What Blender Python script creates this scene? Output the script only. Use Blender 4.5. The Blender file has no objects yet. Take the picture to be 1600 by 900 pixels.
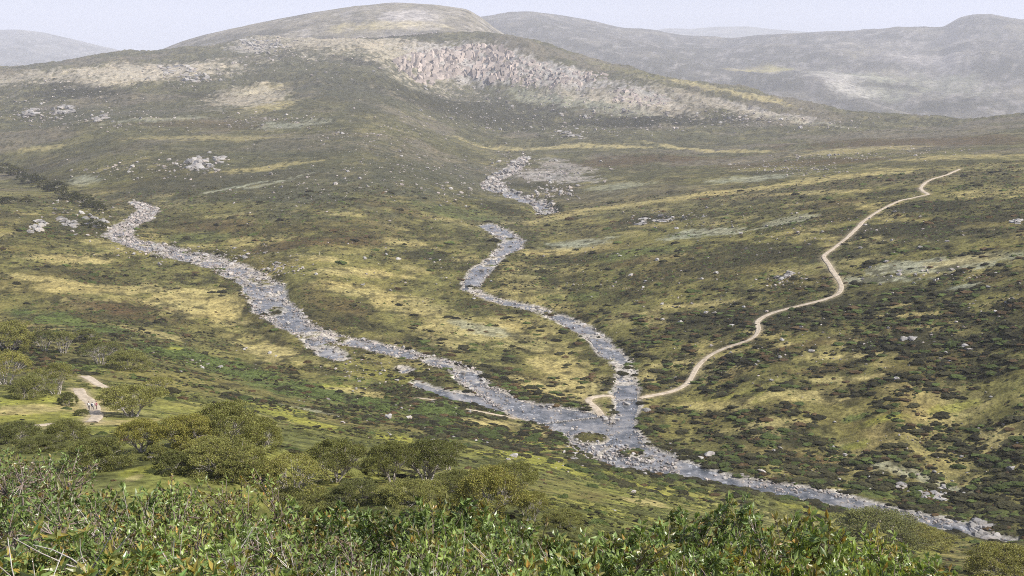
import bpy, math, random
import numpy as np
from mathutils import Vector

# ------------------------------------------------------------------ camera, sky, sun, exposure
SC = bpy.context.scene
COL = SC.collection
CZ = 120.0                       # eye level
PITCH = math.atan(320 / 1600)    # eye-level line sits 320 px above the middle of the 1600 px wide photo
cam_d = bpy.data.cameras.new('camera'); cam = bpy.data.objects.new('camera', cam_d); COL.objects.link(cam)
cam.location = (0, 0, CZ); cam.rotation_euler = (math.pi / 2 - PITCH, 0, 0)
cam_d.sensor_width = 36; cam_d.lens = 36; cam_d.clip_start = 0.1; cam_d.clip_end = 40000
SC.camera = cam

SUN_EL = math.radians(44); SUN_AZ = math.radians(104)      # azimuth clockwise from +Y (view direction)
W = bpy.data.worlds.new('World'); SC.world = W; W.use_nodes = True
nt = W.node_tree; nt.nodes.clear()
sky = nt.nodes.new('ShaderNodeTexSky'); sky.sky_type = 'NISHITA'; sky.sun_disc = False
sky.sun_elevation = SUN_EL; sky.sun_rotation = SUN_AZ; sky.altitude = 1800; sky.air_density = 1.0; sky.dust_density = 2.0
b1 = nt.nodes.new('ShaderNodeBackground'); b1.inputs[1].default_value = 0.05
b2 = nt.nodes.new('ShaderNodeBackground'); b2.inputs[0].default_value = (0.60, 0.70, 1.0, 1); b2.inputs[1].default_value = 0.53
mx = nt.nodes.new('ShaderNodeMixShader'); mx.inputs[0].default_value = 0.62     # high thin cloud over the clear sky
wo = nt.nodes.new('ShaderNodeOutputWorld')
nt.links.new(sky.outputs[0], b1.inputs[0]); nt.links.new(b1.outputs[0], mx.inputs[1])
nt.links.new(b2.outputs[0], mx.inputs[2]); nt.links.new(mx.outputs[0], wo.inputs[0])
sun_d = bpy.data.lights.new('sun', 'SUN'); sun_d.energy = 5.0; sun_d.angle = math.radians(0.6); sun_d.color = (1, 0.95, 0.86)
sun = bpy.data.objects.new('sun', sun_d); COL.objects.link(sun)
sdir = Vector((math.sin(SUN_AZ) * math.cos(SUN_EL), math.cos(SUN_AZ) * math.cos(SUN_EL), math.sin(SUN_EL)))
sun.rotation_euler = sdir.to_track_quat('Z', 'Y').to_euler(); sun.location = (60, -40, CZ + 80)
SC.view_settings.view_transform = 'Standard'; SC.view_settings.look = 'None'
SC.view_settings.exposure = 0.74; SC.view_settings.gamma = 1.0; SC.view_settings.use_curve_mapping = False
SC.cycles.max_bounces = 5; SC.cycles.volume_bounces = 1; SC.cycles.use_denoising = False
SC.cycles.transparent_max_bounces = 8; SC.cycles.filter_width = 1.0; SC.cycles.denoising_prefilter = 'NONE'

rng = np.random.default_rng(7); random.seed(7)

# ------------------------------------------------------------------ helpers
def px(u, v):
    """pixel of the 1600x900 photo -> (x/y, z/y) of its view ray"""
    X = (u - 800) / 1600; Y = (450 - v) / 1600
    c, s = math.cos(PITCH), math.sin(PITCH)
    dy = c + Y * s
    return X / dy, (-s + Y * c) / dy
def to_px(x, y, z):
    c, s = math.cos(PITCH), math.sin(PITCH)
    zr = z - CZ; f = y * c - zr * s; up = y * s + zr * c
    return 800 + 1600 * x / f, 450 - 1600 * up / f
def hash2(ix, iy, seed):
    h = (ix.astype(np.int64) * 374761393 + iy.astype(np.int64) * 668265263 + seed * 1274126177) & 0xffffffff
    h = ((h ^ (h >> 13)) * 1274126177) & 0xffffffff
    return ((h ^ (h >> 16)) & 0xffff) / 65535.0
def vnoise(x, y, seed=0):
    ix = np.floor(x); iy = np.floor(y); fx = x - ix; fy = y - iy
    fx = fx * fx * (3 - 2 * fx); fy = fy * fy * (3 - 2 * fy)
    a = hash2(ix, iy, seed); b = hash2(ix + 1, iy, seed); c = hash2(ix, iy + 1, seed); d = hash2(ix + 1, iy + 1, seed)
    return (a + (b - a) * fx) * (1 - fy) + (c + (d - c) * fx) * fy
def fbm(x, y, wl, octv=4, seed=0, gain=.5):
    s = 0; amp = 1; tot = 0; ca, sa = .8, .6
    x = x / wl; y = y / wl
    for o in range(octv):
        s = s + amp * vnoise(x, y, seed + o * 17); tot += amp; amp *= gain
        x, y = (ca * x - sa * y) * 2.03 + 5.1, (sa * x + ca * y) * 2.03 - 3.7
    return s / tot            # 0..1, mean .5
def sst(a, b, x):
    t = np.clip((x - a) / (b - a), 0, 1); return t * t * (3 - 2 * t)
def mesh_np(name, V, F, colors=None, smooth=True, attr='tint'):
    """V (n,3); F (m,k) triangles or quads"""
    V = np.ascontiguousarray(V, np.float32); F = np.ascontiguousarray(F, np.int32)
    me = bpy.data.meshes.new(name); me.vertices.add(len(V)); me.vertices.foreach_set('co', V.ravel())
    m, k = F.shape
    me.loops.add(m * k); me.loops.foreach_set('vertex_index', F.ravel())
    me.polygons.add(m); me.polygons.foreach_set('loop_start', np.arange(0, m * k, k, dtype=np.int32))
    me.polygons.foreach_set('use_smooth', np.full(m, smooth, bool))
    if colors is not None:
        at = me.attributes.new(attr, 'FLOAT_COLOR', 'POINT')
        c4 = np.ones((len(V), 4), np.float32); c4[:, :3] = colors
        at.data.foreach_set('color', c4.ravel())
    me.update(calc_edges=True); me.validate()
    return me
def link(name, me, mat=None, parent=None, **props):
    o = bpy.data.objects.new(name, me); COL.objects.link(o)
    if mat and me and not me.materials: me.materials.append(mat)
    if parent: o.parent = parent
    for k, v in props.items(): o[k] = v
    return o
def empty(name, loc, **props):
    o = bpy.data.objects.new(name, None); COL.objects.link(o); o.location = loc; o.empty_display_size = .3
    for k, v in props.items(): o[k] = v
    return o

# ------------------------------------------------------------------ materials
def mat(name, build):
    m = bpy.data.materials.new(name); m.use_nodes = True; n = m.node_tree; n.nodes.clear()
    out = n.nodes.new('ShaderNodeOutputMaterial')
    class N: pass
    h = N()
    def node(t, **kw):
        x = n.nodes.new('ShaderNode' + t)
        for k, v in kw.items():
            if k.startswith('i_'):
                key = k[2:]; key = int(key) if key.isdigit() else key.replace('_', ' ')
                s = x.inputs[key]
                if isinstance(v, bpy.types.NodeSocket): n.links.new(v, s)
                else: s.default_value = v
            else: setattr(x, k, v)
        return x
    h.node = node; h.link = n.links.new
    def mixc(f, a, b, blend='MIX'):
        x = node('Mix', data_type='RGBA', blend_type=blend)
        for i, val in ((0, f), (6, a), (7, b)):
            if isinstance(val, bpy.types.NodeSocket): n.links.new(val, x.inputs[i])
            else: x.inputs[i].default_value = val
        return x.outputs[2]
    h.mix = mixc
    def noise(scale, detail=4, rough=.55, vec=None, dist=0.0):
        x = node('TexNoise', i_Scale=scale, i_Detail=detail, i_Roughness=rough, i_Distortion=dist)
        n.links.new(vec if vec else h.obj, x.inputs['Vector']); return x.outputs['Fac']
    tc = node('TexCoord'); h.obj = tc.outputs['Object']
    h.geo = node('NewGeometry')
    h.noise = noise
    def ramp(f, *stops):
        x = node('ValToRGB'); el = x.color_ramp.elements
        while len(el) < len(stops): el.new(.5)
        for e, (p, c) in zip(el, stops):
            e.position = p; e.color = c if len(c) == 4 else (*c, 1)
        n.links.new(f, x.inputs[0]); return x.outputs[0]
    h.ramp = ramp
    def mr(f, a, b, c, d):
        x = node('MapRange', i_1=a, i_2=b, i_3=c, i_4=d); n.links.new(f, x.inputs[0]); return x.outputs[0]
    h.mr = mr
    h.attr = lambda nm: node('Attribute', attribute_name=nm).outputs['Color']
    surf = build(h)
    n.links.new(surf, out.inputs[0])
    return m
def g(v): return (v, v, v, 1)

def b_ground(h):
    p = h.geo.outputs['Position']
    n1 = h.noise(.75, 6, .75, p); n2 = h.noise(.17, 4, .6, p); n3 = h.noise(.035, 3, .6, p)
    c = h.attr('cover')
    c = h.mix(1, c, h.ramp(n1, (.34, g(.34)), (.66, g(1.55))), 'MULTIPLY')
    c = h.mix(1, c, h.ramp(n2, (.3, g(.66)), (.7, g(1.34))), 'MULTIPLY')
    c = h.mix(1, c, h.ramp(n3, (.3, (.86, .9, .92, 1)), (.7, (1.12, 1.08, 1.0, 1))), 'MULTIPLY')
    bp = h.node('Bump', i_Strength=.7, i_Distance=.5); h.link(n1, bp.inputs['Height'])
    bs = h.node('BsdfPrincipled', i_Roughness=.95); bs.inputs['Specular IOR Level'].default_value = .12
    h.link(c, bs.inputs['Base Color']); h.link(bp.outputs[0], bs.inputs['Normal'])
    return bs.outputs[0]
M_ground = mat('alpine_ground', b_ground)
def b_hill(h):
    p = h.geo.outputs['Position']
    n1 = h.noise(.035, 8, .8, p); n2 = h.noise(.008, 5, .65, p)
    c = h.attr('cover')
    c = h.mix(1, c, h.ramp(n1, (.36, g(.4)), (.64, g(1.7))), 'MULTIPLY')
    c = h.mix(1, c, h.ramp(n2, (.3, g(.75)), (.7, g(1.25))), 'MULTIPLY')
    bs = h.node('BsdfPrincipled', i_Roughness=1.0); bs.inputs['Specular IOR Level'].default_value = 0
    h.link(c, bs.inputs['Base Color']); return bs.outputs[0]
M_hill = mat('far_hill', b_hill)
def b_rock(h, base=(.37, .35, .33), warm=(.39, .33, .275), sc=1.0):
    oi = h.node('ObjectInfo'); n1 = h.noise(1.3 * sc, 5, .65); n2 = h.noise(5 * sc, 4, .7); n3 = h.noise(.35 * sc, 3, .5)
    c = h.mix(h.ramp(n3, (.42, g(0)), (.62, g(1))), (*base, 1), (*warm, 1))
    c = h.mix(h.ramp(n1, (.50, g(0)), (.66, g(.75))), c, (.17, .165, .15, 1))
    c = h.mix(1, c, h.ramp(n2, (.3, g(.72)), (.7, g(1.2))), 'MULTIPLY')
    c = h.mix(1, c, h.ramp(oi.outputs['Random'], (0, g(.55)), (1, g(1.2))), 'MULTIPLY')
    bp = h.node('Bump', i_Strength=.6, i_Distance=.12 / sc); h.link(n1, bp.inputs['Height'])
    bs = h.node('BsdfPrincipled', i_Roughness=.88); h.link(c, bs.inputs['Base Color']); h.link(bp.outputs[0], bs.inputs['Normal'])
    return bs.outputs[0]
M_rock = mat('granite', b_rock)
M_cliff = mat('cliff_granite', lambda h: b_rock(h, (.335, .29, .26), (.40, .305, .245), .07))
def b_rockstuff(h):
    p = h.geo.outputs['Position']; n = h.noise(.8, 4, .6, p)
    c = h.mix(1, h.attr('tint'), h.ramp(n, (.3, g(.7)), (.7, g(1.2))), 'MULTIPLY')
    bs = h.node('BsdfPrincipled', i_Roughness=.9); h.link(c, bs.inputs['Base Color']); return bs.outputs[0]
M_rockstuff = mat('granite_scatter', b_rockstuff)
def b_shrub(h):
    p = h.geo.outputs['Position']; n = h.noise(2.2, 4, .7, p); n2 = h.noise(7, 2, .6, p)
    c = h.mix(1, h.attr('tint'), h.ramp(n, (.3, g(.5)), (.7, g(1.55))), 'MULTIPLY')
    bp = h.node('Bump', i_Strength=1.0, i_Distance=.25); h.link(n2, bp.inputs['Height'])
    bs = h.node('BsdfPrincipled', i_Roughness=.9); bs.inputs['Specular IOR Level'].default_value = .15
    h.link(c, bs.inputs['Base Color']); h.link(bp.outputs[0], bs.inputs['Normal']); return bs.outputs[0]
M_shrub = mat('heath_foliage', b_shrub)
def b_leaf(h, rough=.36, spec=.5, tr=.25):
    oi = h.node('ObjectInfo')
    c = h.attr('tint')
    c = h.mix(1, c, h.ramp(oi.outputs['Random'], (0, (.58, .62, .58, 1)), (.5, (.95, .97, .92, 1)), (1, (1.25, 1.18, .95, 1))), 'MULTIPLY')
    bs = h.node('BsdfPrincipled', i_Roughness=rough); bs.inputs['Specular IOR Level'].default_value = spec
    h.link(c, bs.inputs['Base Color'])
    t = h.node('BsdfTranslucent'); h.link(h.mix(1, c, (1.3, 1.25, .6, 1), 'MULTIPLY'), t.inputs[0])
    m = h.node('MixShader', i_0=tr); h.link(bs.outputs[0], m.inputs[1]); h.link(t.outputs[0], m.inputs[2])
    return m.outputs[0]
M_leaf = mat('gum_leaf', b_leaf)
M_treeleaf = mat('snow_gum_crown', lambda h: b_leaf(h, .6, .3, .22))
def b_bark(h):
    n1 = h.noise(6, 4, .6); n2 = h.noise(1.5, 3, .6); oi = h.node('ObjectInfo')
    c = h.ramp(n2, (.3, (.20, .165, .14, 1)), (.5, (.40, .36, .32, 1)), (.72, (.56, .52, .47, 1)))
    c = h.mix(h.ramp(n1, (.55, g(0)), (.72, g(.8))), c, (.27, .16, .09, 1))
    bs = h.node('BsdfPrincipled', i_Roughness=.8); h.link(c, bs.inputs['Base Color']); return bs.outputs[0]
M_bark = mat('snow_gum_bark', b_bark)
def b_twig(h):
    n2 = h.noise(4, 3, .6)
    c = h.ramp(n2, (.3, (.11, .075, .06, 1)), (.55, (.27, .21, .18, 1)), (.75, (.45, .39, .34, 1)))
    bs = h.node('BsdfPrincipled', i_Roughness=.85); h.link(c, bs.inputs['Base Color']); return bs.outputs[0]
M_twig = mat('shrub_twig', b_twig)
def b_water(h):
    p = h.geo.outputs['Position']
    n = h.noise(.5, 6, .75, p, .6); n2 = h.noise(.07, 4, .6, p); n3 = h.noise(1.1, 4, .65, p); n4 = h.noise(.18, 3, .6, p)
    bed = h.ramp(n4, (.36, (.045, .05, .055)), (.5, (.12, .12, .125)), (.66, (.24, .225, .21)))
    foam = h.ramp(n, (.55, g(0)), (.66, g(.75))); riff = h.ramp(n2, (.44, g(.06)), (.60, g(1)))
    c = h.mix(h.mix(1, foam, riff, 'MULTIPLY'), bed, (.68, .68, .69, 1))
    bp = h.node('Bump', i_Strength=.5, i_Distance=.3); h.link(n3, bp.inputs['Height'])
    bs = h.node('BsdfPrincipled', i_Roughness=.16, i_IOR=1.33); h.link(c, bs.inputs['Base Color']); h.link(bp.outputs[0], bs.inputs['Normal'])
    return bs.outputs[0]
M_water = mat('river_water', b_water)
def b_path(h):
    p = h.geo.outputs['Position']; n = h.noise(.6, 5, .65, p); n2 = h.noise(4, 3, .7, p)
    c = h.ramp(n, (.32, (.28, .225, .16, 1)), (.55, (.44, .365, .27, 1)), (.72, (.54, .455, .345, 1)))
    c = h.mix(1, c, h.ramp(n2, (.3, g(.8)), (.7, g(1.15))), 'MULTIPLY')
    bs = h.node('BsdfPrincipled', i_Roughness=.95); h.link(c, bs.inputs['Base Color']); return bs.outputs[0]
M_path = mat('gravel_path', b_path)
def plain(name, c, r=.7):
    def b(h):
        n = h.noise(14, 3, .6)
        cc = h.mix(1, (*c, 1), h.ramp(n, (.3, g(.85)), (.7, g(1.12))), 'MULTIPLY')
        bs = h.node('BsdfPrincipled', i_Roughness=r); h.link(cc, bs.inputs['Base Color']); return bs.outputs[0]
    return mat(name, b)

# ------------------------------------------------------------------ terrain: heights from surveyed points (photo point + distance in metres)
SURVEY = [
 # confluence and lower river
 (970,650,330),(1100,735,284),(1300,780,266),(1500,825,249),(970,600,364),(930,540,415),(830,480,478),(730,455,507),
 (760,405,573),(805,378,619),(757,352,664),(860,333,704),(800,303,783),(762,285,842),(800,255,960),(820,245,1000),
 # left river
 (840,645,332),(750,600,361),(650,557,394),(540,530,416),(490,515,429),(425,480,460),(410,440,507),(340,410,546),
 (260,390,570),(180,368,602),(205,345,641),(240,327,668),(100,290,775),(0,262,894),
 # spur between the rivers and mountain flank
 (500,400,549),(600,450,505),(700,500,451),(800,560,397),(880,600,364),(500,330,650),(600,280,740),(600,240,836),(600,200,943),
 (600,160,1110),(600,130,1250),(600,90,1430),(600,60,1580),(400,300,705),(400,250,815),(400,200,960),(400,160,1120),(400,120,1290),(400,80,1480),(400,58,1620),
 (750,230,1050),(750,200,1180),(750,165,1320),(740,136,1430),(740,70,1500),(740,54,1600),(650,125,1400),(650,74,1490),(660,56,1600),
 (820,140,1400),(820,80,1470),(820,66,1520),
 (900,225,1080),(900,190,1220),(900,155,1350),(900,100,1440),(900,90,1500),(1000,225,1080),(1000,190,1200),(1000,165,1290),(1000,120,1380),(1000,110,1430),
 (1150,225,1080),(1150,190,1200),(1150,160,1300),(1150,138,1380),(1300,200,1150),(1300,173,1330),(1450,205,1100),(1450,188,1250),
 # right slope
 (1600,800,255),(1600,700,278),(1600,600,307),(1600,500,348),(1600,400,417),(1600,320,530),(1600,260,692),(1600,220,877),(1600,197,1043),(1600,187,1170),
 (1400,770,269),(1400,700,288),(1400,600,324),(1400,500,378),(1400,400,459),(1400,320,581),(1400,270,712),(1400,230,885),
 (1200,650,315),(1200,550,369),(1200,450,450),(1200,350,582),(1200,300,690),(1200,250,874),(1200,220,1070),
 (1000,500,438),(1000,400,549),(1000,330,675),(1000,280,806),(1000,245,970),(1060,600,361),
 (1780,700,270),(1780,500,330),(1780,320,500),(1780,220,820),(1780,185,1150),
 # left valley side
 (100,440,481),(0,400,513),(0,330,634),(0,300,720),(0,230,934),(0,200,1040),(0,160,1200),(0,130,1320),(0,106,1450),(200,480,446),(300,500,434),(400,535,412),
 (200,230,860),(200,190,1000),(200,150,1170),(200,110,1350),(200,83,1520),(0,490,420),(-180,400,500),(-180,260,870),(-180,150,1220),(-180,105,1450),
 # near slope
 (0,540,324),(0,600,240),(0,660,170),(0,700,110),(145,635,215),(200,560,319),(400,612,308),(400,650,240),(400,700,150),(400,750,80),
 (600,640,316),(600,680,249),(600,730,150),(600,775,80),(800,682,302),(800,720,230),(800,760,150),(800,800,80),
 (1000,742,270),(1000,780,200),(1000,820,110),(1200,782,258),(1200,822,190),(1200,850,120),(1400,833,235),(1400,862,170),(1600,838,239),(1600,857,221),(1600,885,160),(1300,185,1550),(1450,198,1500),(1600,202,1400),(1150,148,1500),(1000,119,1540),(900,97,1620),
 (-180,560,300),(-180,660,170),(1780,864,215),(1780,900,150)]
def WP(y): y = np.asarray(y, float); return np.where(y < 600, y, 600 * (np.maximum(y, 600) / 600) ** 1.7)     # the first survey guessed the far distances too short
pts = []
for u, v, y in SURVEY:
    a, r = px(u, v); pts.append((a, math.log(WP(y)), r))
for a in (-.9, -.55, -.25, 0, .25, .55, .9):          # ground under the lookout and behind the ridges
    k = max(0, a) * .2
    for y, r in ((2, -1.9), (4, -1.3), (10, -.76 - k), (20, -.61 - k), (42, -.52 - k), (75, (-.40 if a < -.3 else -.45) - k), (2000, -.03), (2700, -.06), (3500, -.08)):
        pts.append((a, math.log(WP(y)), r))
P = np.array(pts)
AS, LS = 3.2, 1.0
def kern(d2): return .5 * d2 * np.log(d2 + 1e-12)
A2 = ((P[:, None, 0] - P[None, :, 0]) * AS) ** 2 + ((P[:, None, 1] - P[None, :, 1]) * LS) ** 2
n = len(P); K = np.zeros((n + 3, n + 3)); K[:n, :n] = kern(A2) + np.eye(n) * 4e-4
K[:n, n] = 1; K[:n, n + 1] = P[:, 0] * AS; K[:n, n + 2] = P[:, 1] * LS; K[n:, :n] = K[:n, n:].T
sol = np.linalg.solve(K, np.concatenate([P[:, 2], np.zeros(3)]))
AZ = np.concatenate([np.linspace(-1.5, -.68, 12)[:-1], np.linspace(-.66, .66, 640), np.linspace(.68, 1.5, 12)[1:]])
def gs(a, b, m): return np.exp(np.linspace(math.log(a), math.log(b), m, endpoint=False))
YN = np.concatenate([gs(2, 60, 50), gs(60, 230, 130), gs(230, 420, 170), gs(420, 1050, 210), gs(1050, 1700, 170), gs(1700, 3500, 18)]); YM = YN.copy(); YN = WP(YN)
NX, NY = len(AZ), len(YN)
GA, GL = np.meshgrid(AZ, np.log(YN))
R = sol[n] + sol[n + 1] * GA * AS + sol[n + 2] * GL * LS
for i in range(n):
    R += sol[i] * kern(((GA - P[i, 0]) * AS) ** 2 + ((GL - P[i, 1]) * LS) ** 2)
GY = np.exp(GL); GX = GA * GY; FY = np.repeat(YM[:, None], NX, 1)
far = sst(700, 1300, FY); mid = sst(150, 400, FY)
rel = (fbm(GX, GY, 190, 4, 3) - .5) * (5 * mid + 24 * far) + (fbm(GX, GY, 28, 3, 9) - .5) * (1.3 * mid + 6 * far)
spur = 1 - np.abs(fbm(GX + .35 * GY, GY * .6, 340, 4, 21) * 2 - 1)
rel += (spur - .7) * 28 * far * (1 - sst(1480, 1600, FY))
R = R + rel / GY
def zgrid(): return R * GY + CZ
Z = zgrid()
def gidx(x, y):
    x = np.asarray(x, float); y = np.asarray(y, float); a = x / y
    i = np.clip(np.searchsorted(YN, y) - 1, 0, NY - 2); j = np.clip(np.searchsorted(AZ, a) - 1, 0, NX - 2)
    return i, j, np.clip((y - YN[i]) / (YN[i + 1] - YN[i]), 0, 1), np.clip((a - AZ[j]) / (AZ[j + 1] - AZ[j]), 0, 1)
def gsample(G, x, y):
    i, j, fi, fj = gidx(x, y)
    return (G[i, j] * (1 - fj) + G[i, j + 1] * fj) * (1 - fi) + (G[i + 1, j] * (1 - fj) + G[i + 1, j + 1] * fj) * fi
def ground(x, y): return gsample(Z, x, y)
def cast(u, v, ymin=30):
    a, r = px(u, v)
    j = int(np.clip(np.searchsorted(AZ, a) - 1, 0, NX - 2)); f = (a - AZ[j]) / (AZ[j + 1] - AZ[j])
    col = (R0[:, j] * (1 - f) + R0[:, j + 1] * f)
    k = np.nonzero((col >= r) & (YN > ymin))[0]
    if len(k) == 0:
        sel = (YN < WP(1750)); i = int(np.argmax(np.where(sel, col, -9))); y = YN[i]
    else:
        i = k[0]
        if i == 0: y = YN[0]
        else:
            t = (r - col[i - 1]) / (col[i] - col[i - 1] + 1e-9); y = YN[i - 1] + np.clip(t, 0, 1) * (YN[i] - YN[i - 1])
    return np.array([a * y, y])
R0 = R.copy()

# ------------------------------------------------------------------ rivers: pairs of bank points, flowing downstream
RIVERS = {
 'rocky_river': [((203,315),(209,314)),((222,327),(246,324)),((202,341),(240,337)),((178,355),(218,351)),((160,367),(198,368)),((188,381),(215,373)),
   ((250,398),(280,387)),((320,415),(350,400)),((366,436),(412,418)),((386,458),(446,441)),((394,488),(452,474)),((428,505),(484,504)),((470,524),(512,519)),
   ((520,537),(530,524)),((555,542),(565,532)),((612,552),(616,543)),((660,564),(664,556)),((703,577),(708,566)),((720,590),(742,576)),((740,607),(756,596)),
   ((765,628),(780,609)),((800,647),(806,620)),((832,656),(850,626)),((858,668),(890,637)),((885,680),(935,650)),((912,702),(985,668))],
 'side_channel': [((474,526),(500,522)),((484,540),(520,536)),((500,553),(530,548)),((532,562),(544,560))],
 'back_channel': [((646,598),(650,595)),((676,607),(684,601)),((706,617),(716,609)),((748,628),(756,616)),((782,641),(792,626))],
 'pool': [((620,576),(628,572)),((630,581),(640,577))],
 'stream': [((815,244),(828,246)),((795,258),(815,262)),((775,272),(798,272)),((752,283),(775,281)),((765,297),(790,290)),((800,306),(812,300)),((835,318),(850,311)),((846,333),(872,329))],
 'mountain_creek': [((748,352),(770,349)),((765,362),(788,358)),((785,375),(812,372)),((786,386),(816,385)),((770,397),(795,396)),((752,410),(775,409)),((733,430),(758,430)),
   ((722,452),(746,452)),((745,465),(755,457)),((790,476),(797,469)),((832,487),(842,479)),((872,501),(885,493)),((900,516),(918,508)),((922,532),(944,527)),((932,548),(960,545)),((952,565),(982,563)),
   ((966,581),(992,580)),((968,598),(994,598)),((960,612),(992,614)),((963,640),(994,638)),((962,658),(988,664)),((950,676),(994,679)),
   ((930,704),(1012,696)),((952,719),(1040,708)),((1002,727),(1074,719)),((1050,735),(1104,729)),((1100,745),(1150,740)),((1162,757),(1200,748)),((1205,766),(1250,761)),
   ((1255,779),(1312,772)),((1310,791),(1375,788)),((1352,798),(1425,797)),((1402,806),(1475,810)),((1450,820),(1512,822)),((1490,828),(1540,834)),((1530,836),(1590,838))]}
def dens(pl, step):
    pl = np.asarray(pl, float); out = []
    for a, b in zip(pl[:-1], pl[1:]):
        m = max(1, int(np.linalg.norm((b - a)[:2]) / step)); out += [a + (b - a) * t / m for t in range(m)]
    out.append(pl[-1]); return np.array(out)
def smooth1(a, w):
    for _ in range(w):
        a = np.concatenate([a[:1], (a[:-2] + 2 * a[1:-1] + a[2:]) / 4, a[-1:]])
    return a
RIV = {}
for nm, secs in RIVERS.items():
    rows = []
    for A, B in secs:
        a = cast(*A); b = cast(*B); c = (a + b) / 2
        rows.append([*a, *b])
    d = dens(rows, 3.0)
    for k in range(4): d[:, k] = smooth1(d[:, k], 2)
    # ragged shoreline
    t = np.arange(len(d)); jl = (fbm(t * .2, t * 0., 1, 3, 5 + len(d), .7) - .5) * .55; jr = (fbm(t * .2, t * 0. + 9, 1, 3, 6 + len(d), .7) - .5) * .55
    ab = d[:, 2:] - d[:, :2]
    d[:, :2] -= ab * jl[:, None]; d[:, 2:] += ab * jr[:, None]
    wz = np.minimum(gsample(Z, d[:, 0], d[:, 1]), gsample(Z, d[:, 2], d[:, 3])) - .25
    wz = np.minimum.accumulate(smooth1(wz, 30))
    RIV[nm] = (d, wz)
def blend_to(nm, other, rad):
    d, wz = RIV[nm]; e, we = RIV[other]; c = (d[:, :2] + d[:, 2:]) / 2; f = (e[:, :2] + e[:, 2:]) / 2
    D = np.hypot(c[:, None, 0] - f[None, :, 0], c[:, None, 1] - f[None, :, 1]); k = D.argmin(1); m = D.min(1)
    t = sst(rad, rad * .45, m); RIV[nm] = (d, wz * (1 - t) + we[k] * t)
blend_to('rocky_river', 'mountain_creek', 55); blend_to('back_channel', 'rocky_river', 30); blend_to('side_channel', 'rocky_river', 30)
PATHS = {
 'valley_trail': (2.2, [(1000,623),(1022,617),(1045,613),(1062,607),(1075,600),(1082,588),(1090,573),(1105,557),(1122,548),(1140,541),(1165,534),(1181,527),(1187,515),(1182,502),(1200,491),(1240,480),(1290,468),(1311,460),(1315,447),(1306,430),(1295,413),(1285,401),(1310,383),(1325,371),(1335,360),(1347,348),(1360,338),(1382,325),(1408,313),(1432,308),(1452,304),(1442,299),(1438,294),(1446,285),(1470,276),(1500,264)]),
 'crossing_path': (2.6, [(962,621),(946,618),(932,619),(917,621),(919,627),(928,634),(935,641),(940,646)]),
 'walking_track': (2.4, [(166,607),(150,600),(138,591),(133,588)]),
 'summit_track': (2.7, [(122,608),(130,619),(140,629),(147,641),(150,650),(140,660)]),
 'side_track': (2.2, [(95,662),(70,664),(34,669),(8,674)]),
 'foot_track': (.9, [(652,622),(672,624),(700,627)]),
 'bank_track': (.9, [(728,639),(752,644),(780,648),(806,654)])}
PTH = {}
for nm, (w, pl) in PATHS.items():
    d = dens([cast(*p) for p in pl], 2.0)
    for k in range(2): d[:, k] = smooth1(d[:, k], 3)
    PTH[nm] = (w, d)

# distance fields
DRIV = np.full(R.shape, 99.0); WZ = np.zeros(R.shape); DPTH = np.full(R.shape, 99.0)
def window(x, y, rad):
    i0 = max(0, np.searchsorted(YN, y - rad) - 1); i1 = np.searchsorted(YN, y + rad) + 1
    j0 = max(0, np.searchsorted(AZ, (x - rad) / y) - 2); j1 = np.searchsorted(AZ, (x + rad) / y) + 2
    return slice(i0, i1), slice(j0, j1)
for nm, (d, wz) in RIV.items():
    q = np.linspace(0, len(d) - 1, (len(d) - 1) * 5 + 1); wz = np.interp(q, np.arange(len(d)), wz); d = np.stack([np.interp(q, np.arange(len(d)), d[:, c]) for c in range(4)], 1)
    for k in range(len(d)):
        a = d[k, :2]; b = d[k, 2:]; ab = b - a; L2 = ab @ ab + 1e-6
        s = window(*((a + b) / 2), 16 + math.sqrt(L2) / 2)
        x = GX[s]; y = GY[s]; t = np.clip(((x - a[0]) * ab[0] + (y - a[1]) * ab[1]) / L2, .03, .97)
        dd = np.hypot(x - a[0] - t * ab[0], y - a[1] - t * ab[1]) - .5
        m = dd < DRIV[s]; DRIV[s] = np.where(m, dd, DRIV[s]); WZ[s] = np.where(m, wz[k], WZ[s])
for nm, (w, d) in PTH.items():
    for k in range(len(d)):
        s = window(d[k, 0], d[k, 1], 12); dd = np.hypot(GX[s] - d[k, 0], GY[s] - d[k, 1]) - w / 2
        DPTH[s] = np.minimum(DPTH[s], dd)

bar = fbm(GX, GY, 9, 4, 401, .6); DRIV = np.where(DRIV < 3, DRIV + (np.clip((bar - .5) * 6, -.9, .7) * (.35 + .65 * sst(345, 400, GY)) + np.clip((bar - .62) * 14, 0, 1.8) * sst(-5, -1.5, DRIV) * sst(345, 400, GY)) * sst(3, 0, DRIV), DRIV)      # shoals and gravel bars
ISLET = [(922,677,34,8),(985,702,26,5),(1010,712,16,3)]       # grassy islet and cobble bars in the junction
for u, v, a, b in ISLET:
    c = cast(u, v); hx = a * c[1] / 1600; hy = (cast(u, v - b)[1] - cast(u, v + b)[1]) / 2
    s = window(c[0], c[1], hx + hy + 4); q = (1 - np.hypot((GX[s] - c[0]) / hx, (GY[s] - c[1]) / hy)) * min(hx, hy)
    DRIV[s] = np.where(q > -3, np.maximum(DRIV[s], q), DRIV[s])

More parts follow.
